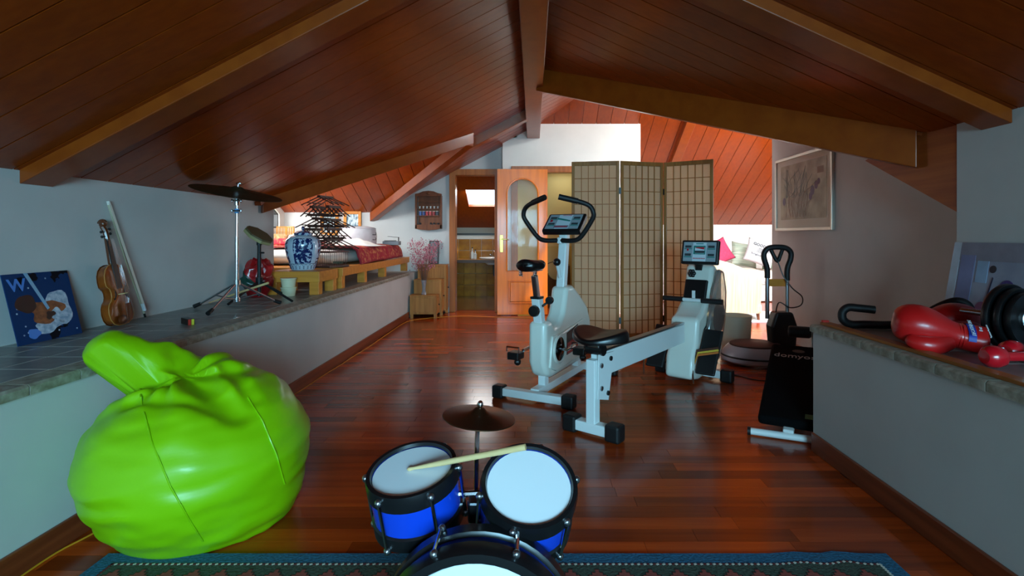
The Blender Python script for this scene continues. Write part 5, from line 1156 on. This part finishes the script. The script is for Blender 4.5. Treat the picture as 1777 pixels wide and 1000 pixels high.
pk_ = cushion('pink_cushion', 'bright pink cushion on the daybed behind the armchair', Vector((3.13, 8.52, 0.60)), (-0.42, 0.28, 0.86), (-0.05, -1, 0.25), 0.46, 0.40, 0.14, mat('pink_linen', (206, 66, 104), 0.85, noise=0.1, scale=40))
nc = cushion('newsprint_cushion', 'white cushion printed with newspaper lettering', Vector((3.58, 8.30, 0.60)), (0.38, 0.30, 0.87), (-0.05, -1, 0.25), 0.46, 0.40, 0.13, mat('newsprint', (222, 226, 228), 0.85, c2=(196, 202, 206), scale=60, stretch=(0.3, 1, 2)))
ink = mat('newsprint_ink', (30, 34, 40), 0.8)
text('GOOD TIME', 0.066, ink, nc, (0.03, -0.066, 0.30), (1, 0, 0), (0, 0, 1), 0.0008, bold=0.0015); text('Sunglasses', 0.048, ink, nc, (-0.05, -0.070, 0.13), (1, 0, 0), (0, 0, 1), 0.0008)
for k in range(4): MB().box((0.05-0.02*k, -0.072, 0.245-k*0.022), (0.22-0.03*k, 0.002, 0.006)).build('text_line', ink, nc)
strp = mat('sage_stripe', (196, 204, 186), 0.85, c2=(140, 160, 140), scale=4, stretch=(1, 1, 9))
cushion('sage_cushion', 'sage striped cushion behind the newspaper cushion', Vector((3.56, 8.78, 0.53)), (0.15, 0.25, 0.95), (0, -1, 0.2), 0.44, 0.42, 0.14, strp); cushion('green_cushion', 'green cushion at the right of the newspaper cushion', Vector((4.02, 8.62, 0.50)), (0.0, 0.35, 0.93), (0, -1, 0.3), 0.42, 0.30, 0.14, mat('green_linen', (120, 150, 124), 0.85, noise=0.15, scale=30))
mtw = thing('white_floor_mat', 'white mat on the floor under the armchair', 'mat', (2.75, 6.75, 0)); MB().box((0, 0, 0.005), (1.3, 0.9, 0.010)).build('mat_body', mat('white_mat', (220, 224, 226), 0.9, bump=0.2, scale=60), mtw, bevel=0.004); MB().box((0, -0.452, 0.004), (1.3, 0.014, 0.008)).build('hem', mat('mat_hem', (150, 170, 190), 0.9), mtw)
# framed botanical print on the grey wall
Ya, Yb = XW*FPX/(1349-PX), XW*FPX/(1449-PX); za = EYE+9/FPX*Ya*1.0; zb_ = EYE-(280-PY)/FPX*Ya
za = EYE-(401-PY)/FPX*Ya
bpn = thing('botanical_print', 'pale framed botanical drawing on the grey right wall', 'picture', (XW, (Ya+Yb)/2, za)); W = Ya-Yb; H = zb_-za
alu = mat('pale_frame', (206, 200, 186), 0.3, 0.4)
for s_ in (-1, 1): MB().box((-0.013, s_*(W/2-0.012), H/2), (0.024, 0.024, H)).build('frame', alu, bpn, bevel=0.002)
for z_ in (0.012, H-0.012): MB().box((-0.013, 0, z_), (0.024, W-0.048, 0.024)).build('frame', alu, bpn, bevel=0.002)
MB().box((-0.006, 0, H/2), (0.006, W-0.04, H-0.04)).build('mount', mat('mount_cream', (206, 196, 170), 0.7), bpn); MB().box((-0.0105, 0.0, H*0.52), (0.003, W*0.80, H*0.74)).build('sheet', mat('botanic_paper', (190, 174, 136), 0.7, c2=(140, 130, 96), scale=9, detail=7), bpn)
rr = random.Random(5); g1 = mat('ink_green', (74, 96, 82), 0.8); g2 = mat('ink_brown', (126, 92, 52), 0.8); g3 = mat('ink_violet', (84, 58, 84), 0.8)
for k in range(46):
    y0 = rr.uniform(-0.10, 0.30)*W; top = rr.uniform(0.35, 0.55)*H if k % 2 else rr.uniform(0.55, 0.84)*H
    q = [(-0.0125, y0, (0.18 if k % 2 else 0.45)*H), (-0.0125, y0-rr.uniform(-0.05, 0.08)*W, top*0.75+0.1*H*0.3), (-0.0125, y0-rr.uniform(-0.12, 0.18)*W, top)]
    MB().tube(smoothpath(q, 4), 0.0016, 4).build('drawn_stem', g2 if k % 2 else g1, bpn)
for (y_, z_, r) in ((-0.18, 0.50, 0.035), (-0.24, 0.56, 0.03), (-0.15, 0.43, 0.028), (0.33, 0.40, 0.03), (-0.28, 0.60, 0.022)):
    MB().ball((-0.0118, y_*W, z_*H), (0.0012, r, r*1.2), 12, 8).build('drawn_flower', g3, bpn)
MB().prism([(-0.36*W, 0.70*H), (-0.26*W, 0.70*H), (-0.26*W, 0.78*H), (-0.36*W, 0.78*H)], (-0.0125, 0, 0), (0, 1, 0), (0, 0, 1), (-1, 0, 0), 0, 0.0004).build('inscription', g2, bpn)
MB().box((-0.0175, 0, H/2), (0.002, W-0.045, H-0.045)).build('glazing', mat('picture_glass', (230, 235, 235), 0.04, alpha=0.10), bpn)
# ================================================================== THINGS ON THE RIGHT LEDGE
RZ = ZR
stp = thing('wooden_lath', 'long flat wooden lath with red edges along the right ledge rim', 'lath', (1.43, 1.85, RZ))
MB().box((0, -0.1, 0.006), (0.050, 1.58, 0.012)).build('lath_body', wood('lath_wood', (176, 104, 44), (150, 84, 32), GY, 0.5, 0.1), stp, bevel=0.002); MB().box((0.0265, -0.1, 0.005), (0.004, 1.58, 0.010)).build('red_edge', mat('lath_red', (170, 40, 34), 0.5), stp); MB().box((0, 0.688, 0.009), (0.03, 0.02, 0.024)).build('red_tip', mat('tip_red', (200, 40, 30), 0.5), stp, bevel=0.003)
hb2 = thing('curled_bar', 'black rubber-coated bar with curled ends behind the boxing gloves', 'exercise bar', (1.72, 2.42, RZ))
O = Vector((1.72, 2.42, RZ)); tr = 0.0185
pts = [P(1518, 538, 2.38), P(1490, 535, 2.40), P(1472, 534, 2.42), P(1462, 542, 2.43), P(1463, 555, 2.43), P(1476, 565, 2.43), P(1500, 566, 2.42), P(1560, 563, 2.40), P(1600, 548, 2.40), P(1636, 530, 2.40), P(1660, 523, 2.38), P(1678, 529, 2.36), P(1686, 545, 2.34), P(1686, 560, 2.32)]
pts = [p-O for p in pts]
for p in pts: p.z = max(p.z, tr+0.001)
br_ = MB().tube(smoothpath(pts, 5), tr, 12).build('bar_body', rubber, hb2, smooth=True)
# boxing gloves
gred = mat('glove_red', (196, 22, 22), 0.36, coat=0.15, bump=0.05, scale=60)
def glove(label, loc, R, mirror=1, prints=True):
    g = thing('boxing_glove', label, 'boxing glove', loc, R=R, group='pair of red boxing gloves'); g.scale = (0.97, 0.97, 0.97)
    # local x along the hand (fist at -x, cuff at +x), z up
    secs = [(-0.150, 0.012, 0.02, 0.070), (-0.146, 0.045, 0.045, 0.070), (-0.125, 0.072, 0.064, 0.070), (-0.085, 0.083, 0.073, 0.074), (-0.035, 0.080, 0.070, 0.073), (0.015, 0.066, 0.056, 0.062), (0.050, 0.052, 0.045, 0.052), (0.075, 0.050, 0.043, 0.048), (0.10, 0.055, 0.045, 0.047), (0.150, 0.060, 0.046, 0.047), (0.153, 0.055, 0.040, 0.047), (0.150, 0.048, 0.034, 0.047), (0.10, 0.04, 0.03, 0.047)]
    m = MB(); n = 26; vs = []; fs = []
    for (x, ry, rz_, zc) in secs:
        for k in range(n):
            a = 2*math.pi*k/n; c, s_ = math.cos(a), math.sin(a); e = 2.5; q = (abs(c)**e+abs(s_)**e)**(-1/e)
            vs.append(Vector((x, c*ry*q, max(zc+s_*rz_*q, 0.002))))
    for i in range(len(secs)-1):
        for k in range(n): fs.append((i*n+k, i*n+(k+1) % n, (i+1)*n+(k+1) % n, (i+1)*n+k))
    fs.append(tuple(range(n-1, -1, -1))); fs.append(tuple((len(secs)-1)*n+k for k in range(n)))
    m.add(vs, fs).build('glove_body', gred, g, smooth='all', sub=1)
    t = mirror
    MB().tube(smoothpath([(0.03, -t*0.050, 0.045), (-0.01, -t*0.085, 0.045), (-0.06, -t*0.098, 0.048), (-0.105, -t*0.080, 0.052)], 5), [0.030, 0.031, 0.032, 0.033, 0.034, 0.035, 0.035, 0.035, 0.034, 0.034, 0.033, 0.031, 0.029, 0.026, 0.022, 0.014], 14).build('thumb', gred, g, smooth=True)
    for x in (0.066, 0.076): MB().tube([(x, 0.052*math.cos(a*math.pi/12), 0.0495+0.046*math.sin(a*math.pi/12)) for a in range(24)], 0.0022, 5, closed=True).build('cuff_stitch', gred, g, smooth=True)
    if prints:
        def cuffp(u0, u1, a0, a1, off):
            def f(u, v):
                x = u0+(u1-u0)*u; a = a0+(a1-a0)*v; ry, rz_ = (0.0555, 0.0455) if x < 0.115 else (0.0585, 0.0465); c, s_ = math.cos(a), math.sin(a); e = 2.5; q = (abs(c)**e+abs(s_)**e)**(-1/e)
                return Vector((x, c*(ry+off)*q, 0.0475+s_*(rz_+off)*q))
            return f
        lb = MB().grid(cuffp(0.088, 0.112, math.radians(158), math.radians(28), 0.0012), 4, 14).build('brand_band', mat('band_blue', (20, 50, 150), 0.5), g, smooth='all')
        text('DECATHLON', 0.0175, mat('band_white', (220, 224, 228), 0.5), lb, (0.100, -0.004, 0.0958), (0, 1, 0), (-1, 0, 0), 0.0006)
        text('8 oz', 0.017, mat('band_white', (220, 224, 228), 0.5), g, (0.126, -0.004, 0.0958), (0, 1, 0), (-1, 0, 0), 0.0006)
    MB().box((0.1525, -0.02, 0.088), (0.004, 0.035, 0.006)).build('cuff_tag', mat('tag_white', (222, 226, 226), 0.5), g); MB().box((0.1525, 0.024, 0.088), (0.004, 0.035, 0.006)).build('cuff_tag', mat('tag_white', (222, 226, 226), 0.5), g)
    return g
glove('red boxing glove in front with blue lettered cuff band', Vector((1.545, 2.00, RZ+0.022)), upfront((-0.10, -0.42, 0.90), (-0.50, -0.85, -0.25)) @ Matrix.Rotation(math.radians(2), 3, 'Z'), 1)
glove('red boxing glove behind, lying on its side past the front one', Vector((1.76, 2.25, RZ+0.003)), Matrix.Rotation(math.radians(170), 3, 'Z'), -1, False)
# plate-loaded dumbbell
wp = thing('weight_plates', 'stacked black weight plates on a short chrome bar', 'dumbbell', (1.82, 1.95, RZ), math.radians(14))
RY_ = basis((1, 0, 0), (0, 0, 1), (0, -1, 0))
for y_, r in ((0.0, 0.112), (0.032, 0.125), (-0.028, 0.098)):
    MB().lathe([(0.014, -0.014), (r*0.86, -0.014), (r*0.90, -0.006), (r*0.97, -0.011), (r, -0.006), (r, 0.008), (r*0.97, 0.013), (r*0.88, 0.008), (r*0.5, 0.009), (r*0.46, 0.014), (0.014, 0.014)], (0, y_, 0.125), 44, RY_).build('weight_plate', mat('plate_black', (14, 15, 16), 0.35), wp, smooth=True)
MB().lathe([(0.0, 0.0), (0.046, 0.0), (0.046, 0.006), (0.032, 0.016), (0.022, 0.03), (0.022, 0.05), (0, 0.05)], (0, -0.042, 0.125), 26, RY_).build('collar', chrome, wp, smooth=True); MB().tube([(0, -0.12, 0.125), (0, 0.20, 0.125)], 0.012, 12).build('bar', chrome, wp, smooth=True)
for k, (lc, rz_, lab) in enumerate((((1.565, 1.70, RZ), 0.02, 'small red dumbbell nearest the ledge rim'), ((1.70, 1.80, RZ), 0.30, 'small red dumbbell against the black weight plates'))):
    db = thing('small_dumbbell', lab, 'dumbbell', lc, rz_, 'small red dumbbells'); vr = mat('vinyl_red', (200, 16, 30), 0.25, coat=0.5)
    for x in (-0.055, 0.115):
        MB().lathe([(0.0, -0.036), (0.022, -0.034), (0.033, -0.022), (0.037, 0.0), (0.033, 0.022), (0.022, 0.034), (0.0, 0.036)], (x, 0, 0.0375), 20, basis((0, 1, 0), (0, 0, 1), (1, 0, 0))).build('weight_head', vr, db, smooth=True)
    MB().tube([(-0.04, 0, 0.0375), (0.10, 0, 0.0375)], 0.0155, 14).build('handle', vr, db, smooth=True)
# painting leaning on the right wall
RP = basis((0, -1, 0), (0.985, 0, -0.17), (0.17, 0, 0.985))
pt = thing('leaning_canvas', 'pale abstract canvas leaning on the wall of the right ledge', 'painting', (2.015, 2.55, RZ+0.001), R=RP)
W, H = 0.78, 0.405
MB().box((W/2, 0, H/2), (W, 0.018, H)).build('canvas', mat('canvas_lilac', (172, 172, 186), 0.8, c2=(142, 148, 166), scale=5, detail=6), pt, bevel=0.002)
def pb2(nm, x, z, rx, rz_, c, c2=None, k=0): MB().lathe([(0, 0), (rx, 0), (rx, 0.0006+k)], (x, -0.0095, z), 26, basis((1, 0, 0), (0, 0, 1), (0, -1, 0)), 1.0, rz_/rx).build(nm, mat('paint_'+nm, c, 0.8, noise=0.15, scale=12), pt)
def pr2(nm, x0, x1, z0, z1, c, k=0.0): MB().box(((x0+x1)/2, -0.0095-k, (z0+z1)/2), (x1-x0, 0.0012, z1-z0)).build(nm, mat('paint_'+nm, c, 0.8, noise=0.12, scale=10), pt)
pr2('white_strip', 0.0, 0.045, 0.0, H, (188, 194, 204)); pr2('grey_band', 0.045, W, H-0.085, H, (140, 136, 148)); pr2('lilac_column', 0.055, 0.135, 0.12, 0.345, (128, 132, 168), 0.0008); pr2('pale_block', 0.15, 0.21, 0.22, 0.32, (150, 176, 204), 0.0006)
pb2('dark_dot', 0.235, 0.285, 0.017, 0.017, (60, 52, 58), k=0.001); pb2('violet_oval', 0.315, 0.19, 0.040, 0.052, (76, 56, 110), k=0.001); pb2('pink_patch', 0.205, 0.09, 0.035, 0.045, (150, 92, 124), k=0.0008)
MB().prism([(0.215, 0.12), (0.225, 0.12), (0.245, 0.245), (0.24, 0.25)], (0, -0.0105, 0), (1, 0, 0), (0, 0, 1), (0, -1, 0), 0, 0.001).build('dark_stroke', mat('paint_stroke', (50, 46, 70), 0.8), pt)
